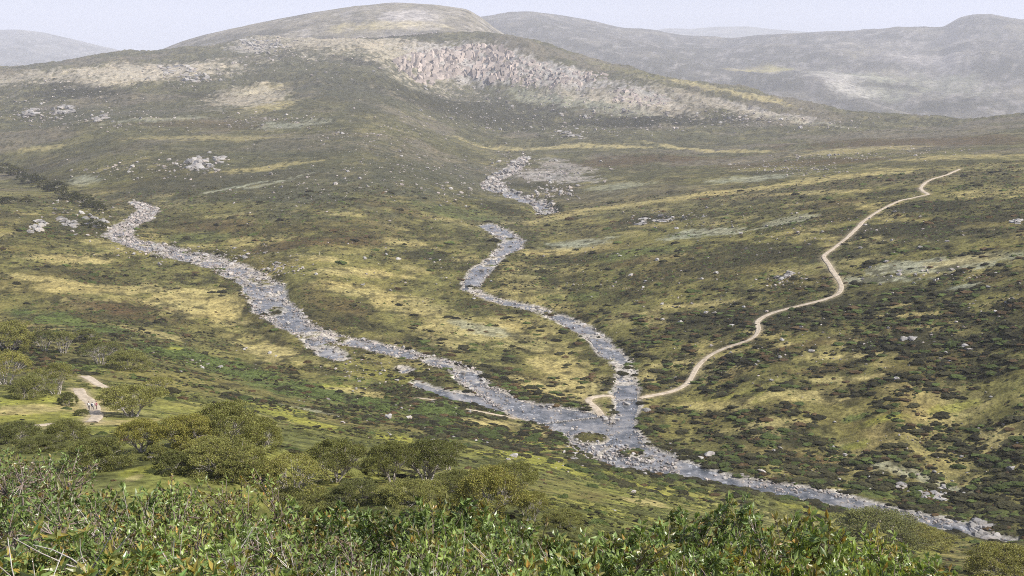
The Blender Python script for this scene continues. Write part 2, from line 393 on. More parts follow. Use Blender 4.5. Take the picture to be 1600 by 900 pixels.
# ------------------------------------------------------------------ ground cover (what grows or lies where, plus painted sun and cloud shade)
C_HEATH = (.033, .031, .014); C_GREEN = (.080, .104, .028); C_STRAW = (.315, .262, .108); C_OLIVE = (.150, .136, .044)
C_BROWN = (.080, .052, .024); C_PALE = (.25, .25, .175); C_ROCK = (.34, .31, .29); C_LIME = (.23, .225, .042); C_GREYH = (.066, .066, .040)
KIND = {'s': C_STRAW, 'h': C_HEATH, 'g': C_GREEN, 'o': C_OLIVE, 'b': C_BROWN, 'p': C_PALE, 'r': C_ROCK, 'l': C_LIME, 'e': C_GREYH, 'w': (.36, .31, .235)}  # w: pale scree, lightened to paint sunlit slope
# kind, photo point of the patch, half-extent in photo pixels, strength, tilt (v per u)
PATCH = [
 ('e',470,280,260,60,.6,0),('h',300,285,200,30,.45,.1),('e',330,235,300,25,.5,0),
 # mountain: some heath and straw patches here paint cloud shadow and sun
 ('e',600,110,420,40,.45,0),('r',620,32,60,20,.6,.1),('s',560,60,150,18,.5,.1),('s',250,115,90,13,.8,0),('r',275,110,40,10,.6,0),('s',110,112,60,8,.5,-.05),('s',425,165,42,11,1,0),  # last straw patch is sunlight between clouds, painted into the cover
 ('s',405,140,40,10,.8,0),('h',120,140,120,11,.9,.12),('h',340,155,90,8,.7,.1),('e',560,140,110,22,.8,.35),('h',740,175,150,20,.85,.15),('h',560,95,60,6,.7,.15),('h',640,52,70,6,.7,.1),  # dark heath at far left and below the cliff paints cloud shadow
 ('h',1010,188,200,11,1,.03),('r',720,100,85,28,.95,.1),('r',870,115,80,18,.8,.25),('r',1000,150,55,18,.75,.15),('p',900,158,110,10,.7,.1),('s',1080,130,50,10,.7,.2),('s',1170,150,60,6,.8,.25),('o',980,112,60,6,.6,.25),
 ('r',1190,175,60,8,.6,.15),('p',1250,190,60,5,.6,.1),('r',400,72,50,10,.6,.1),('e',220,175,220,16,.6,0),('b',330,195,140,8,.4,.05),('p',240,187,70,4,.6,-.05),('p',460,195,60,5,.7,0),('s',330,215,120,5,.5,0),
 # lower mountain, left and centre
 ('h',60,275,110,10,.7,.3),('o',150,255,120,10,.4,0),('p',130,282,40,5,.8,.1),('o',60,300,70,8,.5,0),('h',40,315,70,8,.6,0),('s',60,232,40,5,.6,0),('s',420,262,60,5,.7,-.15),('p',370,292,40,3,.9,-.25),
 ('p',430,285,40,3,.7,-.3),('e',700,280,140,34,.8,.1),('e',500,300,110,20,.55,0),('o',560,305,50,4,.6,.15),('b',620,325,60,8,.5,.3),('g',700,330,80,10,.5,.2),('h',770,325,60,8,.8,.2),('s',540,335,30,3,.6,.1),
 ('o',330,330,90,14,.5,-.05),('b',330,352,90,9,.6,0),('h',260,345,60,12,.6,.1),('g',300,370,60,8,.4,0),('b',500,376,110,9,.8,.08),('o',560,392,120,10,.5,.05),('s',500,404,40,5,.9,0),('s',560,426,80,9,.95,.1),('s',640,380,45,7,.7,.15),('h',670,398,40,8,.8,0),
 ('h',60,345,120,12,.5,0),('o',80,385,90,10,.4,0),('s',110,405,60,7,.9,.05),('h',120,428,110,6,.6,0),('s',60,436,80,5,.85,0),('o',200,430,50,10,.5,0),('s',150,452,140,10,.8,.03),('s',310,475,90,26,.95,.25),('s',420,545,90,14,1,.25),('o',470,525,40,20,.6,.3),
 ('b',180,478,80,10,.9,.1),('b',240,498,90,8,.6,.2),('o',330,520,100,10,.6,.2),('h',390,482,14,12,.9,.3),('s',240,520,70,6,.7,.2),
 # tongue between the rivers
 ('b',520,470,60,20,.5,.4),('h',540,500,70,12,.75,.25),('s',560,455,60,9,.7,.2),('s',640,480,70,18,.8,.2),('s',740,515,100,22,.85,.15),('p',750,512,50,10,.7,.2),('s',880,580,70,26,.85,.5),('s',850,540,60,20,.6,.4),('h',680,540,70,8,.7,.2),('h',790,585,50,8,.8,.3),('s',700,540,40,8,.7,.2),('s',850,605,60,10,.9,.2),('h',760,478,60,8,.5,.2),
 ('h',640,555,80,5,.7,.25),('o',600,570,60,16,.7,.25),('l',620,590,90,8,.4,.2),
 # right side, far
 ('s',880,229,170,3,.9,.01),('s',1120,237,110,3,.8,.01),('b',1000,250,140,9,.8,0),('r',860,275,70,9,.7,.05),('r',880,260,40,10,.5,.1),('p',960,292,60,5,.6,0),('h',850,295,60,8,.6,.1),('s',1000,318,120,4,.8,-.12),('s',1140,300,140,4,.85,-.12),('s',1290,280,110,5,.85,-.1),('b',1250,255,130,6,.6,-.05),
 ('p',1180,278,70,5,.8,-.1),('h',1180,270,60,3,.7,-.05),('s',870,340,60,5,.7,-.2),('o',900,350,60,8,.6,-.1),('h',1000,345,60,6,.9,-.12),('h',1100,338,60,4,.9,0),('p',1110,362,60,6,.9,-.08),('p',1060,370,40,5,.7,0),('p',900,382,60,7,.85,0),('s',860,395,70,6,.75,-.1),('g',1000,395,100,8,.6,-.1),('h',860,410,40,4,.8,0),('b',990,410,50,5,.5,0),
 ('b',1450,222,200,8,.7,-.03),('s',1340,235,120,5,.6,-.08),('s',1500,245,90,4,.7,-.05),('s',1390,268,60,5,.7,-.15),('h',1390,300,60,5,.9,0),('s',1290,300,80,4,.8,-.05),('b',1300,318,60,6,.5,0),('o',1460,312,70,6,.6,-.1),('h',1470,322,70,10,.95,0),('s',1560,300,60,8,.5,-.15),('p',1230,345,50,6,.7,-.2),
 # right side, dark heath slope
 ('h',1180,400,110,28,.8,-.08),('h',1420,362,110,20,.9,-.05),('h',1560,340,60,12,.7,-.1),('o',1560,380,70,14,.9,-.12),('p',1440,418,90,14,.95,-.1),('p',1540,402,60,10,.7,-.15),('p',1380,437,70,7,.9,-.05),('s',1520,405,70,9,.6,-.2),('b',1560,430,50,10,.6,0),('h',1490,455,110,12,.8,-.05),('p',1500,448,30,4,.7,0),('h',1300,480,110,14,.8,-.08),
 ('h',1220,505,90,12,.9,-.08),('h',1100,500,100,14,.85,-.08),('s',1080,478,80,5,.8,-.1),('o',1000,475,90,9,.8,-.1),('g',900,465,60,8,.6,0),('h',1460,535,150,24,.95,-.03),('h',1540,580,70,22,.9,0),('s',1425,492,55,5,.9,-.06),('s',1400,478,30,3,.7,0),('b',1290,578,80,9,.8,0),('b',1250,540,110,8,.5,0),('s',1220,538,25,6,.8,0),('s',1340,556,60,5,.8,-.1),('s',1310,595,60,6,.8,-.1),
 ('h',1180,560,80,14,.9,-.1),('b',1130,590,50,8,.5,0),('o',1040,545,50,10,.7,-.1),('s',1050,568,50,6,.9,-.15),('s',1010,585,20,14,.7,0),('h',1060,592,20,6,.8,0),
 ('l',1160,625,110,14,.5,-.08),('s',1120,635,80,12,.75,-.1),('s',1270,622,90,12,.8,-.05),('h',1240,605,60,5,.5,0),('o',1300,645,110,12,.6,0),('h',1340,610,70,8,.7,0),('s',1200,660,80,8,.7,0),('l',1380,655,60,7,.7,0),('g',1330,655,30,6,.8,0),('s',1480,660,60,9,.7,.05),('s',1570,680,50,26,.85,0),('l',1500,635,50,8,.6,0),('o',1540,650,60,14,.6,0),
 ('h',1260,690,60,9,.9,0),('b',1270,720,90,10,.6,.1),('g',1320,700,30,6,.6,0),('l',1330,700,25,6,.7,0),('h',1390,715,70,14,.7,.05),('p',1420,740,50,10,.8,.2),('p',1490,765,40,9,.7,.1),('h',1550,760,60,14,.6,0),('g',1380,772,40,8,.8,.1),('h',1460,790,60,9,.8,.15),('g',1560,800,50,12,.6,0),('o',1080,690,50,12,.8,.1),('b',1090,655,50,8,.4,0),('h',1060,640,40,6,.6,.1),('o',1010,680,14,20,.6,0),('s',1010,640,12,10,.7,0),
 # near slope
 ('g',120,505,130,9,.9,.2),('g',300,560,140,16,.95,.22),('g',500,615,180,20,.9,.18),('g',700,645,120,12,.8,.15),('l',270,545,14,3,.9,.1),('l',540,608,60,6,.9,.15),('s',560,612,50,6,.8,.1),('s',590,620,40,3,.8,.05),('l',460,655,110,6,.9,.25),('l',440,640,60,6,.8,.2),('p',480,640,60,3,.6,.2),
 ('s',770,660,45,7,1,.1),('l',640,690,80,7,.8,.2),('l',820,715,90,10,.9,.2),('l',900,735,90,9,.85,.15),('o',900,765,110,14,.8,.15),('h',960,745,70,8,.4,.15),('g',760,690,90,8,.6,.15),('g',900,712,40,6,.6,.2),('s',1010,785,45,5,.9,.1),('b',920,775,30,5,.4,.1),('l',1060,770,80,8,.6,.12),('l',1280,800,60,6,.8,.1),('l',1490,838,40,5,.95,.2),('o',1330,815,80,8,.6,.1),
 ('s',840,670,14,9,.9,.4),('l',830,690,30,10,.5,.4),
 ('s',60,642,80,18,1,.02),('l',60,655,90,14,.7,0),('l',40,625,50,9,.8,0),('s',140,628,22,14,.9,.6),('s',170,662,34,12,1,0),('l',190,670,40,8,.6,0),('o',250,560,80,10,.4,.2),('g',130,575,60,9,.7,.1),('l',210,740,30,10,.9,0),('s',205,748,14,6,.9,0),('l',540,740,60,8,.6,0),('o',560,765,80,10,.7,0),('l',10,655,30,12,.7,0),
 ('w',230,114,150,15,.9,0),('w',540,62,190,20,.8,.05),('w',395,150,70,16,.7,.1),('w',900,140,150,18,.6,.2),('w',1000,160,90,12,.6,.1),('w',1130,165,110,12,.55,.2),('w',60,118,70,10,.6,0),('r',720,100,90,30,.8,.1),('r',870,118,90,18,.7,.25),('h',560,98,50,5,.6,.15),('h',120,142,100,9,.7,.12)]  # w: scree plus painted sunlit slopes; the last h repeats the painted cloud shadow
wx = (fbm(GX, GY, 22, 4, 31) - .5); wy = (fbm(GX, GY, 22, 4, 57) - .5)
wn = (fbm(GX, GY, 9, 4, 77) - .5) + .6 * (fbm(GX, GY, 2.2, 2, 78) - .5)
nb = fbm(GX, GY, 38, 5, 41, .6); nf = fbm(GX, GY, 7, 4, 43, .6); nm_ = fbm(GX, GY, 90, 3, 47)
def L(a, b, t): return a + (np.asarray(b) - a) * t[..., None]
cov = np.zeros((*R.shape, 3)); cov[:] = C_OLIVE
heath = sst(.42, .58, .55 * nb + .45 * nf + .02)
cov = L(cov, C_HEATH, heath * .62); cov = L(cov, C_STRAW, sst(.56, .70, fbm(GX, GY, 26, 4, 61, .6)) * .55)
cov = L(cov, C_BROWN, sst(.55, .7, fbm(GX, GY, 45, 3, 67)) * .3)
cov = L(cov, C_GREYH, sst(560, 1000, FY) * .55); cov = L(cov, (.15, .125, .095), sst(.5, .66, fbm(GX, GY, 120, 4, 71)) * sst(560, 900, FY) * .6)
heath = np.clip(heath, 0, 1)
nearg = sst(285, 200, FY) * (GA < .45); ng = fbm(GX, GY, 16, 4, 88, .6)
cov = L(cov, (.235, .22, .05), nearg * sst(.42, .56, ng) * .85); cov = L(cov, (.135, .16, .042), nearg * .4)
streak = fbm(GX * .22 + GY * .05, GY + GX * .12, 2.6, 3, 301, .6); openg = np.zeros(R.shape)
hard = np.zeros(R.shape)                     # bare or grassy: no shrubs
for k, u, v, a, b, s, tl in PATCH:
    c = cast(u, v); f = c[1] / 1600
    y0 = cast(u, v + b)[1]; y1 = cast(u, v - b)[1]
    if y0 > c[1] * 1.02 or y1 < c[1] * .98: continue
    hx = a * f; lo = max(c[1] - y0, 2); hi = max(min(y1 - c[1], 4 * lo + 20), 2)
    tw = cast(u + a * .6, v + tl * a * .6)
    sl = np.clip((tw[1] - c[1]) / (tw[0] - c[0] + 1e-6), -2, 2) if tl else 0
    i0 = np.searchsorted(YN, c[1] - lo * 2.2 - abs(sl) * hx * 2); i1 = np.searchsorted(YN, c[1] + hi * 2.2 + abs(sl) * hx * 2)
    ss = (slice(i0, i1), slice(None))
    dx = (GX[ss] - c[0]) ; dy = GY[ss] - c[1] - sl * dx
    q = np.hypot(dx / hx + wx[ss] * .9, dy / np.where(dy > 0, hi, lo) + wy[ss] * .9)
    w = sst(1.12, .62, q + wn[ss] * 1.1) * s
    cov[ss] = L(cov[ss], KIND[k], w)
    if k in 'slp': openg[ss] = np.maximum(openg[ss], w)
    if k in 'he': heath[ss] = np.maximum(heath[ss], w * (.95 if k == 'h' else .6))
    elif k in 'g': heath[ss] = heath[ss] * (1 - w) + w * .6
    elif k in 'b': heath[ss] = heath[ss] * (1 - w) + w * .5
    elif k in 'so': heath[ss] *= 1 - w * .85
    else: heath[ss] *= 1 - w * .95
cov = L(cov, (.048, .052, .018), sst(.52, .64, streak) * .75 * sst(330, 250, FY) * sst(20, 60, FY) * (1 - .75 * openg))
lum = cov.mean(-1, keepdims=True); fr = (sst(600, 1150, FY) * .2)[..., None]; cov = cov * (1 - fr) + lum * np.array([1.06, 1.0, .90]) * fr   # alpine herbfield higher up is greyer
# heath on straw: small clumps and tussocks everywhere
cl = sst(.60, .68, fbm(GX, GY, 5.5, 3, 83, .6)); cov = L(cov, C_HEATH, cl * .7 * (GY > 270)); cov = L(cov, C_HEATH, sst(.55, .63, fbm(GX * .4, GY, 3.2, 3, 305, .65)) * .7 * sst(280, 330, FY) * sst(1000, 600, FY) * (.35 + .65 * heath))
bank = np.exp(-np.clip(DRIV, 0, 99) / 3.0) * (DRIV > 0); cov = L(cov, C_HEATH, np.clip(bank * .9, 0, .7) * sst(.35, .6, nf)); heath = np.maximum(heath, bank * .9)
cov = L(cov, (.36, .33, .30), sst(1.9, .7, DRIV + (nf - .5) * 3) * .9)
ero = np.exp(-np.clip(DPTH, 0, 99) / .8) * (DPTH < 6); cov = L(cov, (.36, .29, .19), np.clip(ero, 0, 1) * .8)
heath *= 1 - np.exp(-np.clip(DPTH, 0, 99) / 1.2)
# fine relief: heath cushions and tussocks
quiet = sst(0, 5, DPTH) * sst(-1, 4, DRIV)
fine = (fbm(GX, GY, 4.0, 3, 91, .6) - .45) * (.25 + .9 * heath) * sst(40, 160, FY) + (fbm(GX, GY, 14, 3, 92) - .5) * 1.6 * sst(500, 1100, FY)
fine += (np.abs(fbm(GX, GY, 18, 4, 95, .6) - .5) * -2 + .2) * 11 * sst(1000, 1250, FY)
Z = R * GY + CZ + fine * quiet
tgt = WZ + np.interp(DRIV, [-4, -1.2, 0, .8, 2.0, 7], [-1.0, -.35, 0, .28, .5, .8])
tb = sst(.5, 7, DRIV); Z = np.where(DRIV < 7, tgt * (1 - tb) + Z * tb, Z)
V = np.stack([GX, GY, Z], -1).reshape(-1, 3)
ii, jj = np.meshgrid(np.arange(NY - 1), np.arange(NX - 1), indexing='ij'); q0 = (ii * NX + jj).ravel()
F = np.stack([q0, q0 + 1, q0 + NX + 1, q0 + NX], 1)
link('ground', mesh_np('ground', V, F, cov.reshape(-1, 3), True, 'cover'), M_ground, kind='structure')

# ------------------------------------------------------------------ hills beyond
def hill(name, sil, yr, yf, rf, base, seed, back=1.25, rough=14, pat=()):
    sil = np.array(sil, float); a = np.array([px(u, v)[0] for u, v in sil]); r = np.array([px(u, v)[1] for u, v in sil])
    m = 300; az = np.linspace(a[0], a[-1], m); rr = smooth1(np.interp(az, a, r), 6)
    k = 66; t = np.concatenate([np.linspace(0, 1, k), 1 + np.linspace(0, 1, 14)[1:]])
    y = np.where(t <= 1, yf + (yr - yf) * t, yr * (1 + (t - 1) * (back - 1)))
    T, A = np.meshgrid(t, az, indexing='ij'); Y = np.repeat(y[:, None], m, 1); RR = np.repeat(rr[None], len(t), 0)
    prof = np.where(T <= 1, np.sin(np.clip(T, 0, 1) * math.pi / 2) ** 1.15, 1 - (T - 1) ** 1.5 * 1.6)
    X = A * Y; r_ = rf + (RR - rf) * prof
    amp = np.where(T <= 1, np.sin(np.clip(T, 0, 1) * math.pi) ** .6 + .06, .1)
    z = r_ * Y + CZ + amp * ((fbm(X, Y, 760, 5, seed) - .5) * rough * 7 + (.5 - np.abs(fbm(X + .5 * Y, Y * .5, 260, 4, seed + 3) - .5) * 4) * rough)
    n1 = fbm(X, Y, 260, 5, seed + 5, .6); n2 = fbm(X, Y, 60, 4, seed + 8, .6)
    c = np.zeros((*X.shape, 3)); c[:] = base
    c = L(c, C_HEATH, sst(.45, .62, n1) * .7); c = L(c, (.13, .115, .075), sst(.52, .7, 1 - n1) * .6); c = L(c, C_ROCK, sst(.54, .72, n2) * .3)
    vv = to_px(X, Y, z); 
    for kk, u, v, pa, pb, s in pat:          # ground patches on this hill, found from one sighting each
        az0, r0 = px(u, v); j = int(np.clip(np.searchsorted(az, az0), 0, m - 1)); col = (z[:, j] - CZ) / Y[:, j]
        i = int(np.argmax(col >= r0)); x0, y0 = X[i, j], Y[i, j]; hx = pa * y0 / 1600; i2 = int(np.argmax(col >= px(u, v - pb)[1])); hy = max(Y[i2, j] - y0, 40)
        w = sst(1.2, .5, np.hypot((X - x0) / hx, (Y - y0) / hy) + (n2 - .5) * 1.4) * s
        c = L(c, KIND[kk], w)
    ii, jj = np.meshgrid(np.arange(len(t) - 1), np.arange(m - 1), indexing='ij'); q = (ii * m + jj).ravel()
    link(name, mesh_np(name, np.stack([X, Y, z], -1).reshape(-1, 3), np.stack([q, q + 1, q + m + 1, q + m], 1), c.reshape(-1, 3), True, 'cover'), M_hill, kind='structure')
hill('summit_hill', [(150,120),(215,95),(255,76),(285,64),(320,54),(400,37),(480,21),(560,10),(620,5),(680,7),(730,14),(752,27),(772,43),(800,60),(860,90),(950,130)],
     5200, 3250, -.01, (.165, .145, .105), 101, rough=8, pat=[('r',640,28,50,16,.7),('s',600,40,90,8,.5),('h',650,52,60,6,.6)])
hill('right_hills', [(640,60),(720,32),(790,20),(830,18),(880,24),(930,33),(970,43),(1020,47),(1070,58),(1130,62),(1200,54),(1300,48),(1400,45),(1445,43),(1475,44),(1495,30),(1520,23),(1545,22),(1575,28),(1600,32),(1700,45),(1850,70)],
     8600, 3600, -.05, (.072, .066, .052), 131, rough=26, pat=[('p',1330,122,70,14,.6),('r',1310,125,50,10,.5),('l',1200,115,50,8,.5),('h',1380,140,80,12,.9),('r',1440,90,60,10,.4),('p',1470,130,70,16,.35),('s',1170,112,50,6,.5),('h',1500,165,90,8,.8)])
hill('far_range', [(930,75),(1000,52),(1040,44),(1080,45),(1120,42),(1170,41),(1200,45),(1260,50),(1330,70)], 16500, 11000, -.02, (.10, .11, .09), 151, rough=12)
hill('left_hill', [(-260,80),(-120,52),(-40,47),(30,46),(70,51),(110,60),(150,70),(190,79),(260,92),(330,105)], 13500, 7000, -.03, (.10, .10, .09), 171, rough=16)

# ------------------------------------------------------------------ water and paths
for nm, (d, wz) in RIV.items():
    K = 9; t = np.linspace(-.06, 1.06, K)
    X = d[:, None, 0] + (d[:, None, 2] - d[:, None, 0]) * t; Y = d[:, None, 1] + (d[:, None, 3] - d[:, None, 1]) * t
    off = {'rocky_river': .02, 'side_channel': .03, 'back_channel': .035}.get(nm, .01)
    Zr = np.repeat(wz[:, None], K, 1) + off
    ii, jj = np.meshgrid(np.arange(len(d) - 1), np.arange(K - 1), indexing='ij'); q = (ii * K + jj).ravel()
    link({'side_channel': 'river_side_channel', 'back_channel': 'river_back_channel', 'pool': 'water_pool', 'stream': 'upper_stream'}.get(nm, nm),
         mesh_np(nm, np.stack([X, Y, Zr], -1).reshape(-1, 3), np.stack([q, q + 1, q + K + 1, q + K], 1)), M_water, kind='structure')
for nm, (w, d) in PTH.items():
    tg = np.gradient(d, axis=0); tg /= np.linalg.norm(tg, axis=1)[:, None] + 1e-9; nr = np.stack([-tg[:, 1], tg[:, 0]], 1)
    K = 7; t = np.linspace(-.5, .5, K); s = np.arange(len(d))
    ww = w * (1 + .35 * (vnoise(s * .35, s * 0., 3) - .5)); sh = (vnoise(s * .2, s * 0. + 4, 9) - .5) * w * .25
    X = d[:, None, 0] + nr[:, None, 0] * (t * ww[:, None] + sh[:, None]); Y = d[:, None, 1] + nr[:, None, 1] * (t * ww[:, None] + sh[:, None])
    zz = ground(X, Y); zz = np.maximum(zz, smooth1(zz.mean(1), 4)[:, None]) + .13 - .2 * (np.abs(t) > .45)
    ii, jj = np.meshgrid(np.arange(len(d) - 1), np.arange(K - 1), indexing='ij'); q = (ii * K + jj).ravel()
    link(nm, mesh_np(nm, np.stack([X, Y, zz], -1).reshape(-1, 3), np.stack([q, q + 1, q + K + 1, q + K], 1)), M_path, kind='structure')

# ------------------------------------------------------------------ templates
def ico(sub):
    t = (1 + 5 ** .5) / 2
    v = [(-1,t,0),(1,t,0),(-1,-t,0),(1,-t,0),(0,-1,t),(0,1,t),(0,-1,-t),(0,1,-t),(t,0,-1),(t,0,1),(-t,0,-1),(-t,0,1)]
    f = [(0,11,5),(0,5,1),(0,1,7),(0,7,10),(0,10,11),(1,5,9),(5,11,4),(11,10,2),(10,7,6),(7,1,8),(3,9,4),(3,4,2),(3,2,6),(3,6,8),(3,8,9),(4,9,5),(2,4,11),(6,2,10),(8,6,7),(9,8,1)]
    v = [np.array(p) / np.linalg.norm(p) for p in v]
    for _ in range(sub):
        c = {}; nf = []
        def mid(a, b):
            k = (min(a, b), max(a, b))
            if k not in c: m = v[a] + v[b]; v.append(m / np.linalg.norm(m)); c[k] = len(v) - 1
            return c[k]
        for a, b, d in f:
            x, y, z = mid(a, b), mid(b, d), mid(d, a); nf += [(a, x, z), (b, y, x), (d, z, y), (x, y, z)]
        f = nf
    return np.array(v), np.array(f)
I0, I1, I2 = ico(0), ico(1), ico(2)
def rock_tpl(r, base):
    """an angular block: a sphere cut by random planes"""
    v = base[0].copy() * np.array([1, r.uniform(.7, .95), r.uniform(.55, .85)])
    for _ in range(11):
        nrm = r.normal(size=3); nrm /= np.linalg.norm(nrm); dd = r.uniform(.3, .6)
        s = v @ nrm - dd; v = v - np.clip(s, 0, None)[:, None] * nrm * .92
    v += r.normal(size=v.shape) * .045; v /= np.abs(v[:, :2]).max()
    return v, base[1]
def dome_tpl(r, base, k=.28):
    v = base[0].copy(); v[:, 2] = np.where(v[:, 2] < 0, v[:, 2] * .35, v[:, 2])
    f = base[1]; f = f[(v[f][:, :, 2] > -.12).any(1)]
    v *= 1 + (r.random(len(v))[:, None] - .5) * k * 2
    return v, f
def scatter(name, tpls, pos, sc, rot, which, cols, jit=.12):
    """join copies of the templates into one mesh; sc (n,3)"""
    Vs, Fs, Cs = [], [], []; off = 0
    for k, (tv, tf) in enumerate(tpls):
        m = which == k
        if not m.any(): continue
        p = pos[m]; s = sc[m]; c, sn = np.cos(rot[m]), np.sin(rot[m]); nn = len(p)
        l = tv[None] * s[:, None, :]
        x = l[..., 0] * c[:, None] - l[..., 1] * sn[:, None]; y = l[..., 0] * sn[:, None] + l[..., 1] * c[:, None]
        Vv = np.stack([x, y, l[..., 2]], -1) + p[:, None]
        Vs.append(Vv.reshape(-1, 3)); Fs.append((tf[None] + (np.arange(nn) * len(tv))[:, None, None] + off).reshape(-1, 3)); off += nn * len(tv)
        cc = np.repeat(cols[m][:, None], len(tv), 1) * (1 + (rng.random((nn, len(tv), 1)) - .5) * 2 * jit)
        Cs.append(cc.reshape(-1, 3))
    return mesh_np(name, np.concatenate(Vs), np.concatenate(Fs), np.concatenate(Cs), False)
def front_limit(u):
    return np.interp(u, [0, 130, 260, 480, 700, 830, 1000, 1120, 1250, 1450, 1600], [680, 690, 690, 720, 770, 800, 800, 775, 790, 850, 880])

M_crag = mat('crag_granite', lambda h: b_rock(h, (.30, .285, .27), (.33, .28, .235), .9))
# ------------------------------------------------------------------ cliff and outcrops: blocks of granite leaning on the slope
def column_mesh(seed):
    r = np.random.default_rng(seed); nx, nz = 7, 4; V = []; F = []
    h = np.linspace(0, 1, nz)
    for k, z in enumerate(h):
        tap = 1 - .28 * z + r.uniform(-.06, .06); ox, oy = r.uniform(-.05, .05, 2)
        for i in range(nx):
            a = 2 * math.pi * i / nx; rad = .5 * tap * (1 + .25 * math.sin(i * 2.4 + seed)) * r.uniform(.88, 1.1)
            V.append((rad * math.cos(a) + ox, rad * math.sin(a) + oy + z * .1, z + r.uniform(-.05, .05) * (0 < k)))
    for k in range(nz - 1):
        for i in range(nx):
            a, b = k * nx + i, k * nx + (i + 1) % nx; F += [(a, b, b + nx), (a, b + nx, a + nx)]
    V.append((r.uniform(-.15, .15), .1, 1.0)); t = len(V) - 1
    for i in range(nx): F.append(((nz - 1) * nx + i, (nz - 1) * nx + (i + 1) % nx, t))
    return mesh_np('rock_column', np.array(V), np.array(F), smooth=False)
COLM = [column_mesh(s) for s in range(300, 310)]
for m in COLM: m.materials.append(M_cliff)
BLOCK = []
for s in range(8):
    v, f = rock_tpl(np.random.default_rng(400 + s), I1); m = mesh_np('block', v, f, smooth=False); m.materials.append(M_crag); BLOCK.append(m)
def seen_cast(u, v):
    c = cast(u, v); return c[0], c[1], float(ground(c[0], c[1]))
def in_poly(u, v, poly):
    ins = False
    for (x1, y1), (x2, y2) in zip(poly, poly[1:] + poly[:1]):
        if (y1 > v) != (y2 > v) and u < (x2 - x1) * (v - y1) / (y2 - y1) + x1: ins = not ins
    return ins
def poly_top(u, poly):
    vs = [y1 + (y2 - y1) * (u - x1) / (x2 - x1) for (x1, y1), (x2, y2) in zip(poly, poly[1:] + poly[:1]) if (x1 > u) != (x2 > u)]
    return min(vs) if vs else 0
def outcrop(name, label, cat, poly, cnt, wpx, hpx, meshes, part, seed):
    r = np.random.default_rng(seed); us = [p[0] for p in poly]; vs = [p[1] for p in poly]
    c = seen_cast((min(us) + max(us)) / 2, max(vs)); root = empty(name, c, label=label, category=cat)
    done = 0; tries = 0
    while done < cnt and tries < cnt * 20:
        tries += 1; u = r.uniform(min(us), max(us)); v = r.uniform(min(vs), max(vs))
        if not in_poly(u, v, poly): continue
        x, y, z = seen_cast(u, v); k = y / 1600
        w = k * wpx * r.uniform(.5, 1.7); hp = hpx * r.uniform(.5, 1.5)
        if part == 'rock_column': hp = min(hp, max(3.5, (v - poly_top(u, poly)) * 1.15 + 2)); w = min(w, k * hp * 1.3)
        h = k * hp
        o = link(part, meshes[r.integers(len(meshes))], None, root)
        o.location = Vector((x, y + w * .1, z - (w * .46 if part == 'rock_column' else h * .1))) - Vector(c); o.scale = (w, w * r.uniform(.8, 1.2), h)
        o.rotation_euler = (r.uniform(-.16, .12) - (.62 if part == 'rock_column' else 0), r.uniform(-.1, .1), r.uniform(0, 6.28) if part != 'rock_column' else r.uniform(-.6, .6)); done += 1
outcrop('rock_cliff', 'broad pink-grey granite cliff with upright ribs below the misty summit', 'cliff',
        [(612,92),(640,80),(690,74),(745,66),(785,68),(800,80),(800,124),(770,128),(740,122),(715,118),(690,132),(655,132),(640,122),(622,112)], 380, 13, 13, COLM, 'rock_column', 1)
outcrop('rock_cliff', 'lower pinkish cliff band stepping down right from the main cliff', 'cliff',
        [(800,84),(830,90),(870,104),(910,110),(950,112),(945,124),(900,134),(850,140),(800,138)], 190, 11, 8, COLM, 'rock_column', 2)
outcrop('rock_outcrop', 'orange-pink granite outcrop on the ridge right of the cliff', 'rock outcrop', [(965,135),(1000,138),(1040,148),(1050,164),(1020,168),(980,166),(955,158)], 80, 10, 7, COLM, 'rock_column', 3)
outcrop('rock_outcrop', 'pale boulder-strewn outcrop under the skyline at upper left', 'rock outcrop', [(240,104),(270,100),(295,104),(325,118),(330,128),(300,130),(262,120)], 60, 5, 4, BLOCK, 'rock', 4)
outcrop('rock_outcrop', 'pale rocky knob on the shoulder left of the summit', 'rock outcrop', [(375,62),(400,58),(440,66),(445,80),(410,84),(380,74)], 60, 4, 3, BLOCK, 'rock', 5)
outcrop('rock_outcrop', 'grey ledge of broken rock on the dark slope at far left', 'rock outcrop', [(78,170),(100,162),(115,168),(116,176),(92,180)], 26, 6, 5, BLOCK, 'rock', 6)
outcrop('rock_outcrop', 'low slabs of grey rock lying below the far left ledge', 'rock outcrop', [(25,178),(55,170),(58,178),(35,187)], 16, 7, 4, BLOCK, 'rock', 7)
outcrop('rock_outcrop', 'sloping grey slab outcrop right of the far left ledge', 'rock outcrop', [(140,186),(165,176),(168,182),(150,194)], 16, 5, 4, BLOCK, 'rock', 8)
outcrop('rock_outcrop', 'isolated grey crag among heath above the left river', 'rock outcrop', [(286,258),(298,247),(320,246),(332,262),(310,268),(290,266)], 34, 7, 7, BLOCK, 'rock', 9)
outcrop('rock_outcrop', 'small round grey crag just right of the isolated crag', 'rock outcrop', [(332,244),(348,244),(349,254),(334,256)], 10, 6, 6, BLOCK, 'rock', 10)
outcrop('rock_outcrop', 'broken pale rocks leaning out of heath left of the river bend', 'rock outcrop', [(46,362),(60,342),(74,346),(72,356),(52,366)], 22, 6, 6, BLOCK, 'rock', 11)
outcrop('rock_outcrop', 'pinkish jumble of rocks between the leaning rocks and river bend', 'rock outcrop', [(88,340),(104,342),(122,350),(118,357),(98,352)], 22, 6, 5, BLOCK, 'rock', 12)
outcrop('rock_outcrop', 'grey rocks among dark shrubs at the left river bend', 'rock outcrop', [(128,342),(140,337),(172,346),(160,356),(134,352)], 18, 6, 5, BLOCK, 'rock', 13)
